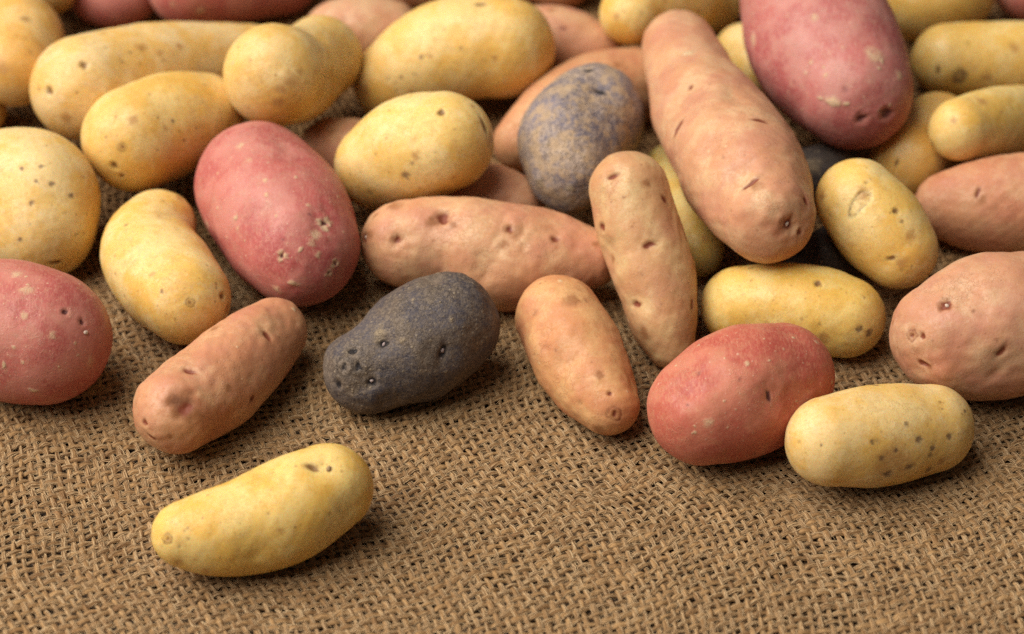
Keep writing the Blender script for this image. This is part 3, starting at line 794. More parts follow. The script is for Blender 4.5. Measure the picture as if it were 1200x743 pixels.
      ('dot', -0.05779, 0.00303, 0.03613, 0.00073, 0.06, 0.95, 0.32),
      ('scabpatch', -0.05715, -0.00424, 0.03101, 0.00171, 0.96, 0.21, -0.18),
      ('scab', -0.06027, -0.00576, 0.03005, 0.00122, 0.64, 0.5, 0.58),
      ('dot', -0.06539, -0.00387, 0.03197, 0.00061, 0.98, -0.13, 0.13),
      ('scabpatch', -0.05597, -0.0022, 0.0325, 0.00244, 0.69, 0.68, 0.25),
      ('paledot', -0.06754, 0.00254, 0.03558, 0.00073, 0.95, -0.11, 0.29),
      ('paledot', -0.06732, -0.00821, 0.0176, 0.00061, 0.96, -0.29, -0.04),
      ('scabpatch', -0.07641, 0.02429, 0.03904, 0.00125, 0.95, -0.02, 0.31)]),
    ('yellow', 'kidney shaped yellow potato with a rosy end beside the scabby red one', (1.02, 1, 0.92), 1,
     [(-0.1053, 0.0272, 0.0124, 0.0112), (-0.1071, 0.0165, 0.0129, 0.0138), (-0.1008, 0.0014, 0.0139, 0.0149), (-0.0939, -0.0107, 0.0158, 0.0132)],
     [('scar', -0.09056, -0.02124, 0.02301, 0.00121, 0.34, 0.6, 0.72),
      ('spot', -0.11134, 0.01026, 0.02579, 0.00062, 0.88, -0.01, 0.47),
      ('pit', -0.08251, -0.0153, 0.0206, 0.00098, 0.5, 0.6, -0.62),
      ('brown', -0.08139, -0.01485, 0.0158, 0.00196, 0.21, 0.62, 0.75),
      ('rosy', -0.10305, 0.01498, 0.02681, 0.00451, 0.99, -0.03, -0.16),
      ('dot', -0.09907, -0.01889, 0.02482, 0.00073, 0.92, -0.26, 0.29),
      ('dot', -0.10085, -0.02178, 0.01401, 0.00073, 0.85, -0.52, -0.08),
      ('dot', -0.09526, -0.02352, 0.01864, 0.00061, 0.99, -0.1, 0.02),
      ('dot', -0.11401, 0.00157, 0.02166, 0.00075, 0.57, -0.27, 0.77)]),
    ('red', 'round red potato with a pale bud and tan scuffed patches', (1, 1, 1), 1,
     [(-0.1491, -0.0261, 0.0192, 0.0183), (-0.1403, -0.029, 0.0191, 0.0202), (-0.1316, -0.0317, 0.0193, 0.0191)],
     [('pit', -0.12295, -0.03903, 0.03474, 0.00095, 0.89, 0.19, -0.41),
      ('nub', -0.11748, -0.04062, 0.02871, 0.00107, 0.68, 0.51, -0.53),
      ('scabpatch', -0.13396, -0.03424, 0.0384, 0.00262, 0.91, 0.41, 0.05),
      ('scabpatch', -0.13378, -0.04173, 0.03547, 0.00142, 1.0, -0.04, 0.07),
      ('paledot', -0.13678, -0.04762, 0.02882, 0.00083, 0.99, -0.14, 0.08),
      ('paledot', -0.13431, -0.04959, 0.02557, 0.00083, 0.99, -0.14, 0.05),
      ('paledot', -0.12017, -0.04457, 0.02775, 0.00071, 0.8, 0.5, -0.33),
      ('paledot', -0.12456, -0.04914, 0.02302, 0.00059, 0.93, 0.36, -0.08),
      ('pit', -0.11857, -0.03939, 0.03106, 0.00095, 0.73, 0.37, -0.57),
      ('scabpatch', -0.12625, -0.04542, 0.03155, 0.00142, 0.96, 0.21, -0.18),
      ('scab', -0.13972, -0.04905, 0.02387, 0.00143, 0.1, 0.22, 0.97),
      ('scab', -0.13195, -0.05054, 0.0158, 0.00167, 0.99, 0.01, -0.17),
      ('scabpatch', -0.13702, -0.02833, 0.03903, 0.00192, 0.99, -0.01, -0.13)]),
    ('pink', 'big rounded pink potato with dark eyes behind the yellow one with brown freckles', (1.02, 0.93, 0.95), 1,
     [(0.1219, -0.0317, 0.0199, 0.016), (0.1332, -0.0281, 0.0197, 0.0206), (0.1457, -0.0242, 0.0192, 0.0202), (0.1559, -0.0202, 0.0199, 0.0169)],
     [('dent', 0.13409, -0.04787, 0.02532, 0.00618, 0.68, 0.23, 0.7),
      ('dent', 0.1132, -0.04504, 0.02133, 0.00429, 0.84, -0.54, 0.06),
      ('dent', 0.11121, -0.04061, 0.02777, 0.00333, 0.74, -0.5, 0.44),
      ('dent', 0.12471, -0.03352, 0.0378, 0.00572, 0.96, -0.07, 0.29),
      ('bump', 0.12021, -0.04759, 0.01886, 0.00477, 0.99, -0.11, -0.01),
      ('scar', 0.11017, -0.03998, 0.02692, 0.00167, 0.68, -0.56, 0.48),
      ('pit', 0.1129, -0.04177, 0.02845, 0.00095, 0.83, -0.43, 0.37),
      ('slit', 0.11331, -0.0452, 0.0199, 0.00191, 0.83, -0.53, -0.15),
      ('slit', 0.13468, -0.04719, 0.02722, 0.00214, 0.6, 0.33, 0.73),
      ('bud', 0.11947, -0.0363, 0.03521, 0.00166, 0.71, -0.7, -0.0),
      ('groove', 0.10847, -0.03518, 0.02782, 0.00191, 0.29, 0.59, 0.75),
      ('groove', 0.13294, -0.04867, 0.0198, 0.00382, 0.73, -0.01, 0.68),
      ('dot', 0.12755, -0.0281, 0.03945, 0.00072, 0.96, -0.0, 0.28),
      ('dot', 0.12653, -0.03985, 0.03543, 0.00071, 0.98, -0.12, 0.17),
      ('dot', 0.13266, -0.04572, 0.03027, 0.00071, 1.0, -0.03, 0.02),
      ('dot', 0.11575, -0.04395, 0.02814, 0.00059, 0.92, -0.32, 0.22)]),
    ('pink', 'pink potato with one wide brown hollow near its blunt end, lying on open burlap', (1, 0.85, 0.8), 1,
     [(-0.0925, -0.056, 0.0134, 0.0122), (-0.0811, -0.0409, 0.0124, 0.0136), (-0.0735, -0.0299, 0.0123, 0.012), (-0.068, -0.0218, 0.0125, 0.0097)],
     [('dent', -0.08745, -0.03984, 0.02463, 0.00571, 0.94, 0.1, 0.32),
      ('dent', -0.08089, -0.06061, 0.01001, 0.00519, 0.74, 0.63, 0.23),
      ('bump', -0.09612, -0.067, 0.01737, 0.0042, 0.96, -0.28, 0.1),
      ('bump', -0.07173, -0.02814, 0.02408, 0.00432, 0.99, -0.01, -0.1),
      ('dent', -0.08817, -0.05287, 0.02563, 0.00329, 1.0, 0.01, -0.09),
      ('slit', -0.08817, -0.05287, 0.02563, 0.00211, 0.95, -0.3, -0.11),
      ('brown', -0.08959, -0.06254, 0.02332, 0.00396, 0.97, 0.13, -0.2),
      ('brown', -0.0909, -0.06487, 0.02167, 0.0028, 0.99, 0.1, -0.09),
      ('spot', -0.08865, -0.06382, 0.02198, 0.00256, 0.57, 0.72, 0.4),
      ('spot', -0.09139, -0.06317, 0.02325, 0.00186, 1.0, 0.05, -0.08),
      ('brown', -0.08753, -0.06476, 0.02033, 0.00373, 0.91, 0.32, -0.25),
      ('bigpit', -0.08956, -0.06367, 0.02246, 0.0035, 0.6, 0.7, 0.39),
      ('pit', -0.09955, -0.06531, 0.01709, 0.00094, 0.82, -0.53, 0.21),
      ('slit', -0.09806, -0.0669, 0.01352, 0.00141, 0.82, -0.42, -0.38),
      ('pit', -0.07197, -0.05109, 0.01346, 0.00095, 0.47, 0.59, 0.66),
      ('slit', -0.06807, -0.03454, 0.0223, 0.00215, 0.65, -0.5, -0.58),
      ('dot', -0.08409, -0.06355, 0.018, 0.00058, 0.72, 0.59, -0.36),
      ('dot', -0.08082, -0.04907, 0.02481, 0.00059, 0.94, 0.07, -0.32),
      ('dot', -0.06972, -0.04446, 0.01926, 0.00059, 0.65, 0.46, -0.6)]),
    ('pink', 'orange pink tapered potato with a round stem scar at its tip', (1.06, 0.9, 0.7), 1,
     [(0.0134, -0.0178, 0.0148, 0.0124), (0.0185, -0.0309, 0.0122, 0.0132), (0.0236, -0.0425, 0.0103, 0.0112), (0.0268, -0.049, 0.0094, 0.0088)],
     [('scar', 0.02841, -0.05694, 0.01269, 0.00188, 0.98, 0.17, -0.07),
      ('pit', 0.02677, -0.05309, 0.01712, 0.00071, 1.0, -0.0, 0.0),
      ('dot', 0.02062, -0.0238, 0.02544, 0.00096, 0.93, -0.02, -0.36),
      ('groove', 0.01608, -0.04297, 0.02047, 0.00331, 0.75, 0.29, 0.6),
      ('dot', 0.00774, -0.01569, 0.02562, 0.00072, 0.89, 0.09, 0.45),
      ('dot', 0.01187, -0.03876, 0.0206, 0.00071, 0.83, -0.34, 0.44),
      ('dent', 0.0336, -0.04626, 0.01518, 0.00332, -0.37, 0.76, 0.53),
      ('dent', 0.0142, -0.04276, 0.01934, 0.00521, 0.71, 0.12, 0.69),
      ('bump', 0.0067, -0.03274, 0.01858, 0.00335, 0.56, -0.5, 0.66)]),
    ('purple', 'dark purple potato with whitish buds set in its eyes', (1, 1, 1), 1,
     [(-0.0402, -0.037, 0.0119, 0.0127), (-0.0341, -0.0338, 0.0132, 0.0141), (-0.0245, -0.0285, 0.0156, 0.0166), (-0.0176, -0.0245, 0.0175, 0.0145)],
     [('bud', -0.03563, -0.04122, 0.02519, 0.00142, 0.38, 0.74, 0.55),
      ('budslit', -0.0189, -0.04238, 0.02246, 0.00213, 0.15, 0.51, 0.85),
      ('scar', -0.04604, -0.04524, 0.01962, 0.00237, 0.89, -0.33, 0.32),
      ('pit', -0.04417, -0.04185, 0.02293, 0.00118, 0.95, -0.12, 0.29),
      ('pit', -0.0483, -0.04649, 0.01444, 0.00119, 0.77, -0.61, 0.17),
      ('bud', -0.03868, -0.04859, 0.01691, 0.00142, 0.99, 0.11, -0.05),
      ('pit', -0.04243, -0.046, 0.02059, 0.00118, 0.98, -0.12, 0.12),
      ('dent', -0.02153, -0.02159, 0.03138, 0.00287, 0.99, 0.04, 0.13),
      ('brown', -0.02153, -0.02159, 0.03138, 0.00239, 0.99, 0.04, 0.13),
      ('dent', -0.04483, -0.02874, 0.02129, 0.0048, 0.78, 0.37, 0.5),
      ('dent', -0.03563, -0.04122, 0.02519, 0.00307, 0.99, -0.08, 0.12),
      ('dent', -0.0189, -0.04238, 0.02246, 0.00354, 0.23, 0.52, 0.82),
      ('dent', -0.04008, -0.04846, 0.01742, 0.00378, 1.0, 0.01, -0.0),
      ('dent', -0.03439, -0.04841, 0.01013, 0.00332, 0.95, 0.29, 0.05),
      ('bump', -0.0307, -0.03726, 0.02865, 0.0052, 0.97, -0.11, 0.21),
      ('bump', -0.04729, -0.04264, 0.02081, 0.00332, 0.83, -0.3, 0.47),
      ('dent', -0.01249, -0.0371, 0.0081, 0.00432, 0.71, 0.53, 0.46)]),
    ('red', 'smooth plain red potato with fine pale flecks beside the freckled yellow one', (1.05, 0.98, 0.8), 1,
     [(0.0525, -0.0592, 0.0172, 0.0156), (0.0634, -0.0526, 0.0173, 0.0183), (0.0745, -0.0461, 0.0173, 0.0149)],
     [('dent', 0.0694, -0.0663, 0.02789, 0.00369, 0.32, 0.66, 0.68),
      ('dent', 0.04604, -0.06177, 0.03125, 0.00692, 0.91, -0.07, 0.41),
      ('dent', 0.07625, -0.06389, 0.0239, 0.0065, 0.71, 0.6, -0.35),
      ('slit', 0.0694, -0.0663, 0.02789, 0.00162, 0.3, -0.5, -0.81),
      ('slit', 0.04169, -0.06639, 0.00852, 0.0014, 0.72, -0.45, -0.53),
      ('dot', 0.06128, -0.06423, 0.03187, 0.00069, 1.0, 0.05, -0.07),
      ('dot', 0.04697, -0.06965, 0.02749, 0.00069, 0.94, -0.25, 0.25),
      ('paledot', 0.0576, -0.0582, 0.03424, 0.00058, 0.99, -0.02, 0.12),
      ('paledot', 0.0441, -0.0546, 0.0296, 0.0007, 0.84, 0.19, 0.5),
      ('paledot', 0.05121, -0.04991, 0.03169, 0.0007, 0.9, 0.16, 0.42),
      ('paledot', 0.07702, -0.04679, 0.03209, 0.0007, 0.96, -0.01, -0.28),
      ('paledot', 0.07347, -0.05322, 0.03301, 0.0007, 0.91, 0.06, -0.41),
      ('paledot', 0.05679, -0.06921, 0.02863, 0.00057, 0.99, 0.11, -0.11),
      ('paledot', 0.06005, -0.0702, 0.02644, 0.00057, 0.97, 0.19, -0.13),
      ('paledot', 0.04903, -0.0733, 0.02307, 0.00057, 0.97, -0.21, 0.09),
      ('paledot', 0.05802, -0.07293, 0.02243, 0.00058, 0.96, 0.27, -0.1),
      ('paledot', 0.06962, -0.05818, 0.03362, 0.00069, 0.94, 0.11, -0.32),
      ('paledot', 0.0684, -0.05113, 0.03488, 0.00058, 0.96, -0.02, -0.27)]),
    ('yellow', 'pale yellow potato with a cluster of brown freckles and a tiny stem stub', (1, 0.98, 0.95), 1,
     [(0.0859, -0.0715, 0.0159, 0.0122), (0.1, -0.0663, 0.0136, 0.014), (0.1147, -0.0609, 0.0112, 0.0122)],
     [('spot', 0.106, -0.07331, 0.02401, 0.00081, 0.91, 0.23, -0.34),
      ('spot', 0.10939, -0.07499, 0.01996, 0.00116, 0.87, 0.4, -0.28),
      ('spot', 0.11319, -0.07444, 0.01666, 0.00093, 0.9, 0.4, -0.16),
      ('spot', 0.1181, -0.07102, 0.01759, 0.00093, 0.89, 0.39, -0.25),
      ('spot', 0.09644, -0.07882, 0.02254, 0.0008, 0.97, 0.2, -0.16),
      ('spot', 0.11258, -0.07536, 0.0147, 0.00082, 0.88, 0.47, -0.09),
      ('spot', 0.1071, -0.0783, 0.01335, 0.00139, 0.91, 0.41, -0.0),
      ('spot', 0.09894, -0.08042, 0.01782, 0.00092, 0.97, 0.25, -0.07),
      ('spot', 0.10104, -0.08025, 0.01204, 0.00139, 0.97, 0.23, 0.03),
      ('spot', 0.11268, -0.07503, 0.00905, 0.00117, 0.92, 0.38, 0.11),
      ('dot', 0.07698, -0.07758, 0.02171, 0.00069, 0.69, -0.52, 0.51),
      ('spot', 0.12321, -0.06325, 0.0196, 0.0007, -0.22, 0.86, 0.46),
      ('dot', 0.09881, -0.07648, 0.02411, 0.00058, 0.97, 0.16, -0.19),
      ('brown', 0.10255, -0.07971, 0.01654, 0.00601, 0.96, 0.27, 0.1),
      ('dot', 0.11664, -0.06534, 0.02271, 0.00058, 0.94, 0.11, -0.33),
      ('spot', 0.10287, -0.07859, 0.01954, 0.00069, 0.96, 0.24, -0.12),
      ('dot', 0.12169, -0.07006, 0.01515, 0.0007, 0.82, 0.52, -0.23),
      ('dot', 0.08233, -0.08063, 0.02327, 0.00046, 0.96, -0.23, 0.18),
      ('dot', 0.09305, -0.08198, 0.01833, 0.00057, 0.96, 0.27, -0.07),
      ('stub', 0.12678, -0.06123, 0.01296, 0.00095, 0.04, 1.0, -0.08)]),
    ('yellow', 'curved yellow potato lying alone on the open burlap', (1.03, 1.0, 0.78), 1,
     [(-0.0859, -0.105, 0.0137, 0.0089), (-0.0785, -0.1032, 0.0124, 0.0114), (-0.0702, -0.1004, 0.0118, 0.0128), (-0.0592, -0.0949, 0.013, 0.014), (-0.0488, -0.0887, 0.015, 0.012)],
     [('dent', -0.06375, -0.09459, 0.02636, 0.0045, 0.95, 0.22, 0.21),
      ('dent', -0.05016, -0.09349, 0.02657, 0.00292, 0.99, 0.03, -0.12),
      ('dent', -0.06662, -0.11254, 0.01371, 0.00447, 0.97, 0.23, -0.03),
      ('dent', -0.04267, -0.09916, 0.01621, 0.00406, 0.79, 0.61, -0.1),
      ('slit', -0.0524, -0.09318, 0.02688, 0.00202, 0.94, -0.31, -0.11),
      ('nub', -0.04795, -0.09318, 0.02627, 0.00112, 0.08, 0.96, 0.28),
      ('scar', -0.08942, -0.11157, 0.01864, 0.00134, 0.92, -0.31, 0.23),
      ('dot', -0.08814, -0.1086, 0.0216, 0.00056, 0.97, -0.1, 0.22),
      ('dot', -0.08035, -0.10829, 0.02252, 0.00056, 1.0, -0.04, 0.08),
      ('dot', -0.08628, -0.11312, 0.01738, 0.00056, 1.0, -0.04, 0.02),
      ('dot', -0.0838, -0.11213, 0.01919, 0.00067, 0.99, -0.09, 0.07),
      ('dot', -0.08492, -0.11075, 0.02062, 0.00056, 1.0, -0.04, 0.05),
      ('brown', -0.06016, -0.1088, 0.01841, 0.00112, 0.97, 0.23, -0.11),
      ('dot', -0.06321, -0.1062, 0.02267, 0.00056, 0.99, 0.09, -0.11),
      ('dot', -0.05667, -0.10741, 0.01892, 0.00045, 0.96, 0.25, -0.13),
      ('dot', -0.0448, -0.10035, 0.01798, 0.00067, 0.83, 0.52, -0.19)]),
]


def hermite(sp, n):
    a = np.array(sp, float)
    L = np.r_[0, np.cumsum(np.linalg.norm(np.diff(a[:, :3], axis=0), axis=1))]
    L /= L[-1]
    d = np.diff(a, axis=0) / np.diff(L)[:, None]
    m = np.zeros_like(a)
    m[0], m[-1] = d[0], d[-1]
    for i in range(1, len(a) - 1):
        h0, h1 = L[i] - L[i - 1], L[i + 1] - L[i]
        m[i] = (h1 * d[i - 1] + h0 * d[i]) / (h0 + h1)
    t = np.linspace(0, 1, n)
    k = np.clip(np.searchsorted(L, t, 'right') - 1, 0, len(a) - 2)
    h = (L[k + 1] - L[k])[:, None]
    s = ((t - L[k]) / (L[k + 1] - L[k]))[:, None]
    return ((2 * s**3 - 3 * s**2 + 1) * a[k] + (s**3 - 2 * s**2 + s) * h * m[k]
            + (-2 * s**3 + 3 * s**2) * a[k + 1] + (s**3 - s**2) * h * m[k + 1])


_grid_cache = {}


def box_grid(nx, n):
    """quads on the surface of an nx x n x n lattice box"""
    if (nx, n) in _grid_cache:
        return _grid_cache[(nx, n)]
    dims = (nx, n, n)
    quads = []
    for ax in range(3):
        b, c = (ax + 1) % 3, (ax + 2) % 3
        I, J = np.meshgrid(np.arange(dims[b]), np.arange(dims[c]), indexing='ij')
        for side in (0, dims[ax]):
            def corner(di, dj):
                o = np.zeros(I.shape + (3,), int)
                o[..., ax] = side
                o[..., b] = I + di
                o[..., c] = J + dj
                return o
            cs = [corner(0, 0), corner(1, 0), corner(1, 1), corner(0, 1)]
            if side == 0:
                cs = cs[::-1]
            quads.append(np.stack(cs, -2).reshape(-1, 4, 3))
    q = np.concatenate(quads)
    key = (q[..., 0] * (n + 1) + q[..., 1]) * (n + 1) + q[..., 2]
    uniq, inv = np.unique(key.ravel(), return_inverse=True)
    lat = np.stack([uniq // ((n + 1) ** 2), (uniq // (n + 1)) % (n + 1), uniq % (n + 1)], 1)
    res = lat, inv.reshape(-1, 4)
    _grid_cache[(nx, n)] = res
    return res


def vertex_normals(V, F):
    fn = np.cross(V[F[:, 2]] - V[F[:, 0]], V[F[:, 3]] - V[F[:, 1]])
    N = np.zeros_like(V)
    for k in range(4):
        for a in range(3):
            N[:, a] += np.bincount(F[:, k], fn[:, a], len(V))
    return N / (np.linalg.norm(N, axis=1, keepdims=True) + 1e-12)


def project(V, ch, it=4):
    A, B = ch[:-1], ch[1:]
    ab = B[:, :3] - A[:, :3]
    l2 = (ab**2).sum(1)
    for _ in range(it):
        ap = V[:, None] - A[None, :, :3]
        h = np.clip((ap * ab).sum(-1) / l2, 0, 1)
        off = ap - h[..., None] * ab
        d = np.linalg.norm(off, axis=-1)
        sd = d - (A[:, 3] + h * (B[:, 3] - A[:, 3]))
        k = sd.argmin(1)
        rr = np.arange(len(V))
        V = V - off[rr, k] / d[rr, k][:, None] * sd[rr, k][:, None]
    return V


def smooth(V, F, it, lam=0.5):
    E = np.concatenate([F[:, [0, 1]], F[:, [1, 2]], F[:, [2, 3]], F[:, [3, 0]]])
    i, j = np.r_[E[:, 0], E[:, 1]], np.r_[E[:, 1], E[:, 0]]
    cnt = np.bincount(i, minlength=len(V))
    for _ in range(it):
        S = np.stack([np.bincount(i, V[j, a], len(V)) for a in range(3)], 1) / cnt[:, None]
        V = V + lam * (S - V)
    return V


def waves(V, r, wl_lo, wl_hi, count):
    d = r.normal(size=(count, 3))
    d /= np.linalg.norm(d, axis=1, keepdims=True)
    k = d * (2 * math.pi / r.uniform(wl_lo, wl_hi, count))[:, None]
    return np.sin(V @ k.T + r.uniform(0, 6.28, count)).sum(1) / math.sqrt(count)


EYE_KINDS = {'slit': 'eye', 'pit': 'eye', 'bigpit': 'eye', 'bud': 'eye', 'budslit': 'eye', 'scabeye': 'eye', 'cut': 'cut',
             'scar': 'stem_scar', 'lesion': 'lesion', 'lens': 'healed_scar', 'scab': 'scab', 'groove': None}


def apply_mark(kind, q, size, t, n, disp, marks):
    """relief and pigment of one eye or blemish; returns the normalised distance used to cut it out"""
    s = np.cross(n, t)
    a, b, c = q @ t / size, q @ s / size, q @ n / size
    far = np.abs(c) > 2.2
    asp = {'slit': 0.42, 'cut': 0.28, 'groove': 0.34, 'budslit': 0.48, 'lens': 0.42, 'scab': 0.5, 'lesion': 0.68}.get(kind, 1.0)
    seed = np.random.default_rng(int(abs(size * 1e7)) + len(q))
    a = a + 0.16 * waves(q / size, seed, 0.7, 1.8, 6)
    b = b + 0.16 * asp * waves(q / size, seed, 0.7, 1.8, 6)
    b2 = b / asp
    d2 = a * a + b2 * b2 + np.where(far, 50, 0)
    d = np.sqrt(d2)
    g = np.exp(-1.4 * d2)
    if kind in ('pit', 'bud'):
        disp += size * (-0.50 * g + 0.07 * np.exp(-6 * (d - 1.45) ** 2))
        marks[:, 0] = np.maximum(marks[:, 0], 1.15 * np.exp(-1.9 * d2))
        marks[:, 3] = np.maximum(marks[:, 3], 0.8 * np.exp(-0.55 * d2))
    elif kind == 'bigpit':
        disp += size * (-0.24 * np.exp(-1.1 * d2) + 0.03 * np.exp(-4 * (d - 1.7) ** 2))
        disp += size * -0.10 * np.exp(-9 * ((a + 0.1) ** 2 + (b2 + 0.55) ** 2))
        marks[:, 0] = np.maximum(marks[:, 0], 0.85 * np.exp(-3.2 * ((a + .05) ** 2 + (b2 + 0.5) ** 2)))
        marks[:, 3] = np.maximum(marks[:, 3], 1.5 * np.exp(-0.9 * d2))
    elif kind in ('slit', 'budslit', 'cut'):
        dep = 0.30 if kind != 'cut' else 0.24
        disp += size * (-dep * g + 0.075 * np.exp(-1.0 * a * a - 2.2 * (b2 - 1.5) ** 2) * (d2 < 40))
        marks[:, 0] = np.maximum(marks[:, 0], (1.2 if kind != 'cut' else 1.5) * np.exp(-1.5 * a * a - 2.0 * b2 * b2) * (d2 < 40))
        marks[:, 3] = np.maximum(marks[:, 3], 0.75 * np.exp(-0.5 * d2))
    elif kind == 'groove':
        disp += size * -0.10 * np.exp(-0.8 * d2)
        marks[:, 3] = np.maximum(marks[:, 3], 0.45 * np.exp(-1.0 * d2))
    elif kind == 'scar':
        disp += size * (-0.20 * np.exp(-5 * d2) + 0.05 * np.exp(-14 * (d - 0.62) ** 2) - 0.06 * np.exp(-14 * (d - 1.05) ** 2))
        marks[:, 0] = np.maximum(marks[:, 0], 0.8 * np.exp(-7 * d2) + 0.42 * np.exp(-16 * (d - 1.0) ** 2))
        marks[:, 3] = np.maximum(marks[:, 3], 1.1 * np.exp(-0.8 * d2))
    elif kind == 'scabeye':
        disp += size * (-0.32 * np.exp(-4 * d2) + 0.07 * np.exp(-6 * (d - 0.95) ** 2))
        marks[:, 0] = np.maximum(marks[:, 0], 1.0 * np.exp(-7 * d2))
        marks[:, 2] = np.maximum(marks[:, 2], (0.95 + 0.35 * np.sin(np.arctan2(b, a) * 3 + size * 1e5)) * np.exp(-1.2 * (d - 0.7) ** 2) * (d < 3))
    elif kind in ('scab', 'scabpatch'):
        disp += size * (0.10 if kind == 'scab' else 0.015) * np.exp(-1.6 * d2)
        marks[:, 2] = np.maximum(marks[:, 2], (1.4 if kind == 'scab' else 0.95) * np.exp(-0.9 * d2))
    elif kind == 'paledot':
        disp += size * 0.06 * g
        marks[:, 2] = np.maximum(marks[:, 2], 1.15 * np.exp(-1.1 * d2))
    elif kind in ('spot', 'dot'):
        disp += size * -0.10 * g
        marks[:, 1] = np.maximum(marks[:, 1], (1.5 if kind == 'spot' else 0.85) * np.exp(-0.9 * d2))
    elif kind == 'lesion':
        disp += size * (-0.07 * np.exp(-1.2 * d2 * d2) + 0.05 * np.exp(-18 * d2))
        marks[:, 1] = np.maximum(marks[:, 1], 1.35 * np.exp(-0.9 * d2 * d2) * (1 - 0.75 * np.exp(-16 * d2)))
    elif kind == 'lens':
        edge = np.exp(-26 * (d - 0.92) ** 2)
        disp += size * (-0.05 * np.exp(-d2 * d2) - 0.05 * edge + 0.008 * np.sin(a * 17 + b * 9) * np.exp(-1.5 * d2 * d2))
        marks[:, 1] = np.maximum(marks[:, 1], 0.8 * edge)
        marks[:, 2] = np.maximum(marks[:, 2], 0.35 * np.exp(-1.3 * d2 * d2))
        marks[:, 1] = np.maximum(marks[:, 1], 0.38 * np.exp(-0.9 * d2 * d2))
        marks[:, 1] = np.maximum(marks[:, 1], 0.45 * np.exp(-30 * (b2 - 0.25 * np.sin(a * 4)) ** 2) * np.exp(-2 * d2))
    elif kind in ('brown', 'rosy'):
        disp += size * -0.02 * np.exp(-d2)
        marks[:, 3] = np.maximum(marks[:, 3], (1.1 if kind == 'brown' else 0.6) * np.exp(-1.0 * d2))
    elif kind in ('dent', 'bump'):
        disp += size * (-0.24 if kind == 'dent' else 0.18) * np.exp(-0.8 * d2)
    elif kind in ('nub', 'stub'):
        disp += size * -0.08 * np.exp(-1.0 * d2)
        marks[:, 0] = np.maximum(marks[:, 0], 0.55 * np.exp(-1.4 * d2))
    return d


def put_attrs(me, marks, co):
    at = me.attributes.new('marks', 'FLOAT_COLOR', 'POINT')
    at.data.foreach_set('color', np.ascontiguousarray(np.clip(marks, 0, 1.6), np.float32).ravel())
    at = me.attributes.new('skin_co', 'FLOAT_VECTOR', 'POINT')
    at.data.foreach_set('vector', np.ascontiguousarray(co, np.float32).ravel())


def small_lump(n, t, size, tall, r):
    """little rounded bud: a squashed, uneven dome of 8 x 5 quads"""
    s = np.cross(n, t)
    V, Fq = [], []
    for i in range(6):
        ph = -0.5 + (math.pi / 2 + 0.42) * i / 5
        rr = max(math.cos(ph), 0.06)
        for k in range(8):
            th = 2 * math.pi * k / 8
            w = 1 + 0.12 * r.normal()
            V.append((t * math.cos(th) * 1.15 + s * math.sin(th) * 0.85) * size * rr * w + n * size * tall * math.sin(ph))
    for i in range(5):
        for k in range(8):
            Fq.append((i * 8 + k, i * 8 + (k + 1) % 8, i * 8 + 8 + (k + 1) % 8, i * 8 + 8 + k))
    Fq.append((40, 42, 44, 46))
    return np.array(V), np.array(Fq)


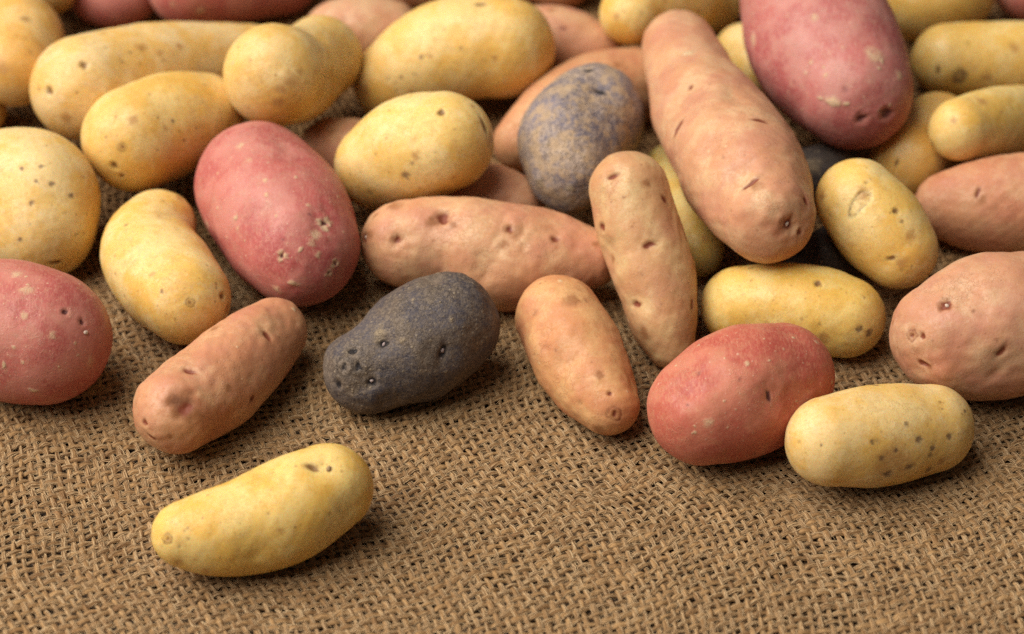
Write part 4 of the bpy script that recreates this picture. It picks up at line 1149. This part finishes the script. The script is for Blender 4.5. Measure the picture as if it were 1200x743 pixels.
def build_potato(index, variety, label, tint, fine, spine, marks_in):
    r = np.random.default_rng(100 + index)
    ch = hermite(spine, 41)
    L = np.linalg.norm(np.diff(ch[:, :3], axis=0), axis=1).sum()
    rm = ch[:, 3].mean()
    sp = 0.00050 if fine else 0.0009
    n = max(12, int(round(1.571 * rm / sp)))
    nx = int(round((L + 1.6 * rm) / sp))
    lat, F = box_grid(nx, n)
    ell = L / 2 / rm
    x = (lat[:, 0] / nx * 2 - 1) * (ell + 1)
    y = np.tan((lat[:, 1] / n * 2 - 1) * math.pi / 4)
    z = np.tan((lat[:, 2] / n * 2 - 1) * math.pi / 4)
    cx = np.clip(x, -ell, ell)
    ex = (x - cx)
    ex = np.tan(np.clip(ex, -1, 1) * math.pi / 4)
    q = np.stack([ex, y, z], 1)
    q /= np.linalg.norm(q, axis=1, keepdims=True)
    # frames along the spine
    tg = np.gradient(ch[:, :3], axis=0)
    tg /= np.linalg.norm(tg, axis=1, keepdims=True)
    f = (cx + ell) / (2 * ell) * 40
    i0 = np.clip(f.astype(int), 0, 39)
    w = (f - i0)[:, None]
    ctr = ch[i0, :3] * (1 - w) + ch[i0 + 1, :3] * w
    rad = (ch[i0, 3:] * (1 - w) + ch[i0 + 1, 3:] * w)
    T = tg[i0] * (1 - w) + tg[i0 + 1] * w
    T /= np.linalg.norm(T, axis=1, keepdims=True)
    ref = np.array([0, 0, 1.0])
    S = np.cross(ref, T)
    S /= np.linalg.norm(S, axis=1, keepdims=True)
    U = np.cross(T, S)
    V = ctr + rad * (T * q[:, :1] + S * q[:, 1:2] + U * q[:, 2:3])
    V = project(V, ch)
    V = smooth(V, F, 10 if fine else 4)
    V = project(V, ch, 1) * 0.35 + V * 0.65
    Nn = vertex_normals(V, F)
    lump = {'yellow': 0.8, 'red': 0.7, 'pink': 1.5, 'purple': 1.7}[variety]
    disp = lump * (rm * 0.016 * waves(V, r, 0.022, 0.045, 6) + rm * 0.0075 * waves(V, r, 0.009, 0.016, 10)
                   + 0.00004 * waves(V, r, 0.0025, 0.005, 16))
    marks = np.zeros((len(V), 4))
    cuts = []
    # the two ends of the tuber carry more pigment
    for e in (0, -1):
        de = ((V - (ch[e, :3] + (1 if e else -1) * tg[e] * ch[e, 3] * 0.8)) ** 2).sum(1) / ch[e, 3] ** 2
        marks[:, 3] = np.maximum(marks[:, 3], r.uniform(0.15, 0.6) * {'pink': 1.0, 'yellow': 0.7, 'red': 0.7, 'purple': 1.2}[variety] * np.exp(-1.3 * de))
    todo = list(marks_in)
    # eyes on the sides turned away from the listed ones, spread by chance
    known = np.array([m[1:4] for m in todo]).reshape(-1, 3)
    for _ in range(7):
        k = r.integers(len(V))
        p = V[k]
        back = Nn[k] @ np.array([0, -0.766, 0.643]) < 0.15
        if not back or (len(known) and np.linalg.norm(known - p, axis=1).min() < 0.008):
            continue
        known = np.vstack([known, p])
        tt = np.cross(Nn[k], r.normal(size=3))
        tt /= np.linalg.norm(tt)
        kd = r.choice({'yellow': ['pit', 'dot', 'spot', 'slit'], 'red': ['scabeye', 'pit', 'scabpatch'],
                       'pink': ['slit', 'pit', 'slit'], 'purple': ['pit', 'slit']}[variety])
        todo.append((str(kd), *p, r.uniform(0.0010, 0.0018), *tt))
    # small scuffs, flecks and blotches all round
    for kd, cnt in {'red': [('scabpatch', 9), ('paledot', 16), ('dot', 4)], 'pink': [('dot', 8), ('brown', 5), ('paledot', 4)],
                    'yellow': [('brown', 4), ('dot', 5)], 'purple': [('dent', 5), ('scabpatch', 6), ('paledot', 10)]}[variety]:
        for _ in range(cnt):
            k = r.integers(len(V))
            tt = np.cross(Nn[k], r.normal(size=3))
            sz = {'scabpatch': 0.0016, 'paledot': 0.0006, 'dot': 0.0006, 'brown': 0.0020, 'dent': 0.0032}[kd] * r.lognormal(0, 0.35)
            todo.append((kd, *V[k], sz, *(tt / np.linalg.norm(tt))))
    for m in todo:
        kind, p, size, t = m[0], np.array(m[1:4]), m[4], np.array(m[5:8])
        if kind in ('pit', 'slit', 'bud', 'budslit', 'cut'):
            size *= 1.2
        k = ((V - p) ** 2).sum(1).argmin()
        nn = Nn[k]
        t = t - nn * (t @ nn)
        t /= np.linalg.norm(t)
        near = np.nonzero(((V - V[k]) ** 2).sum(1) < (4.2 * size) ** 2)[0]
        sub_m, sub_d = marks[near], disp[near]
        d = apply_mark(kind, V[near] - V[k], size, t, nn, sub_d, sub_m)
        marks[near], disp[near] = sub_m, sub_d
        cuts.append((kind, k, near, d, size, t, nn))
    V = V + Nn * disp[:, None]
    Nn = vertex_normals(V, F)
    origin = np.array([V[:, 0].mean(), V[:, 1].mean(), V[:, 2].min()])
    V = V - origin
    skin_co = V + r.uniform(-5, 5, 3)
    # cut every larger eye or scar out as a part of its own (same surface, same normals)
    owner = np.full(len(F), -1)
    for ci, (kind, k, near, d, size, t, nn) in enumerate(cuts):
        if EYE_KINDS.get(kind) is None or size < 0.00095:
            continue
        lim = {'slit': 1.5, 'cut': 1.45, 'scar': 1.3, 'lens': 1.15, 'lesion': 1.15, 'bigpit': 1.25}.get(kind, 1.3)
        inside = np.zeros(len(V), bool)
        inside[near[d < lim]] = True
        fm = inside[F].all(1) & (owner < 0)
        if fm.sum() >= 4:
            owner[fm] = ci
    def piece(name, fsel, parent):
        ff = F[fsel]
        uq, inv = np.unique(ff.ravel(), return_inverse=True)
        me = np_mesh(name, V[uq], inv.reshape(-1, 4), Nn[uq])
        put_attrs(me, marks[uq], skin_co[uq])
        o = add_obj(name, me, SKINS[variety], parent)
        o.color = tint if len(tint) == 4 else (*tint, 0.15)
        return o
    root = piece(variety + '_potato', owner < 0, None)
    root.location = origin
    root['label'] = label
    root['category'] = 'potato'
    root['group'] = variety + ' potatoes heaped on the burlap'
    for ci, (kind, k, near, d, size, t, nn) in enumerate(cuts):
        part = root
        if (owner == ci).any():
            part = piece(EYE_KINDS[kind], owner == ci, root)
        if kind in ('bud', 'budslit', 'nub'):
            tall = 0.9 if kind != 'nub' else 0.8
            lumps = [(0, 0.34)] if kind != 'budslit' else [(0.15, 0.30), (-0.75, 0.2), (0.62, 0.16)]
            if kind == 'nub':
                lumps = [(0, 0.72)]
            for a, sc in lumps:
                bv, bf = small_lump(nn, t, size * sc, tall, r)
                me = np_mesh('bud', bv + V[k] + t * a * size, bf)
                add_obj('bud', me, BUD_PURPLE if variety == 'purple' else (BUD if variety != 'yellow' else STUB), part)
        elif kind == 'stub':
            bv, bf = small_lump(nn, t, size * 0.7, 2.2, r)
            add_obj('stem_stub', np_mesh('stem_stub', bv + V[k], bf), STUB, root)
    return root


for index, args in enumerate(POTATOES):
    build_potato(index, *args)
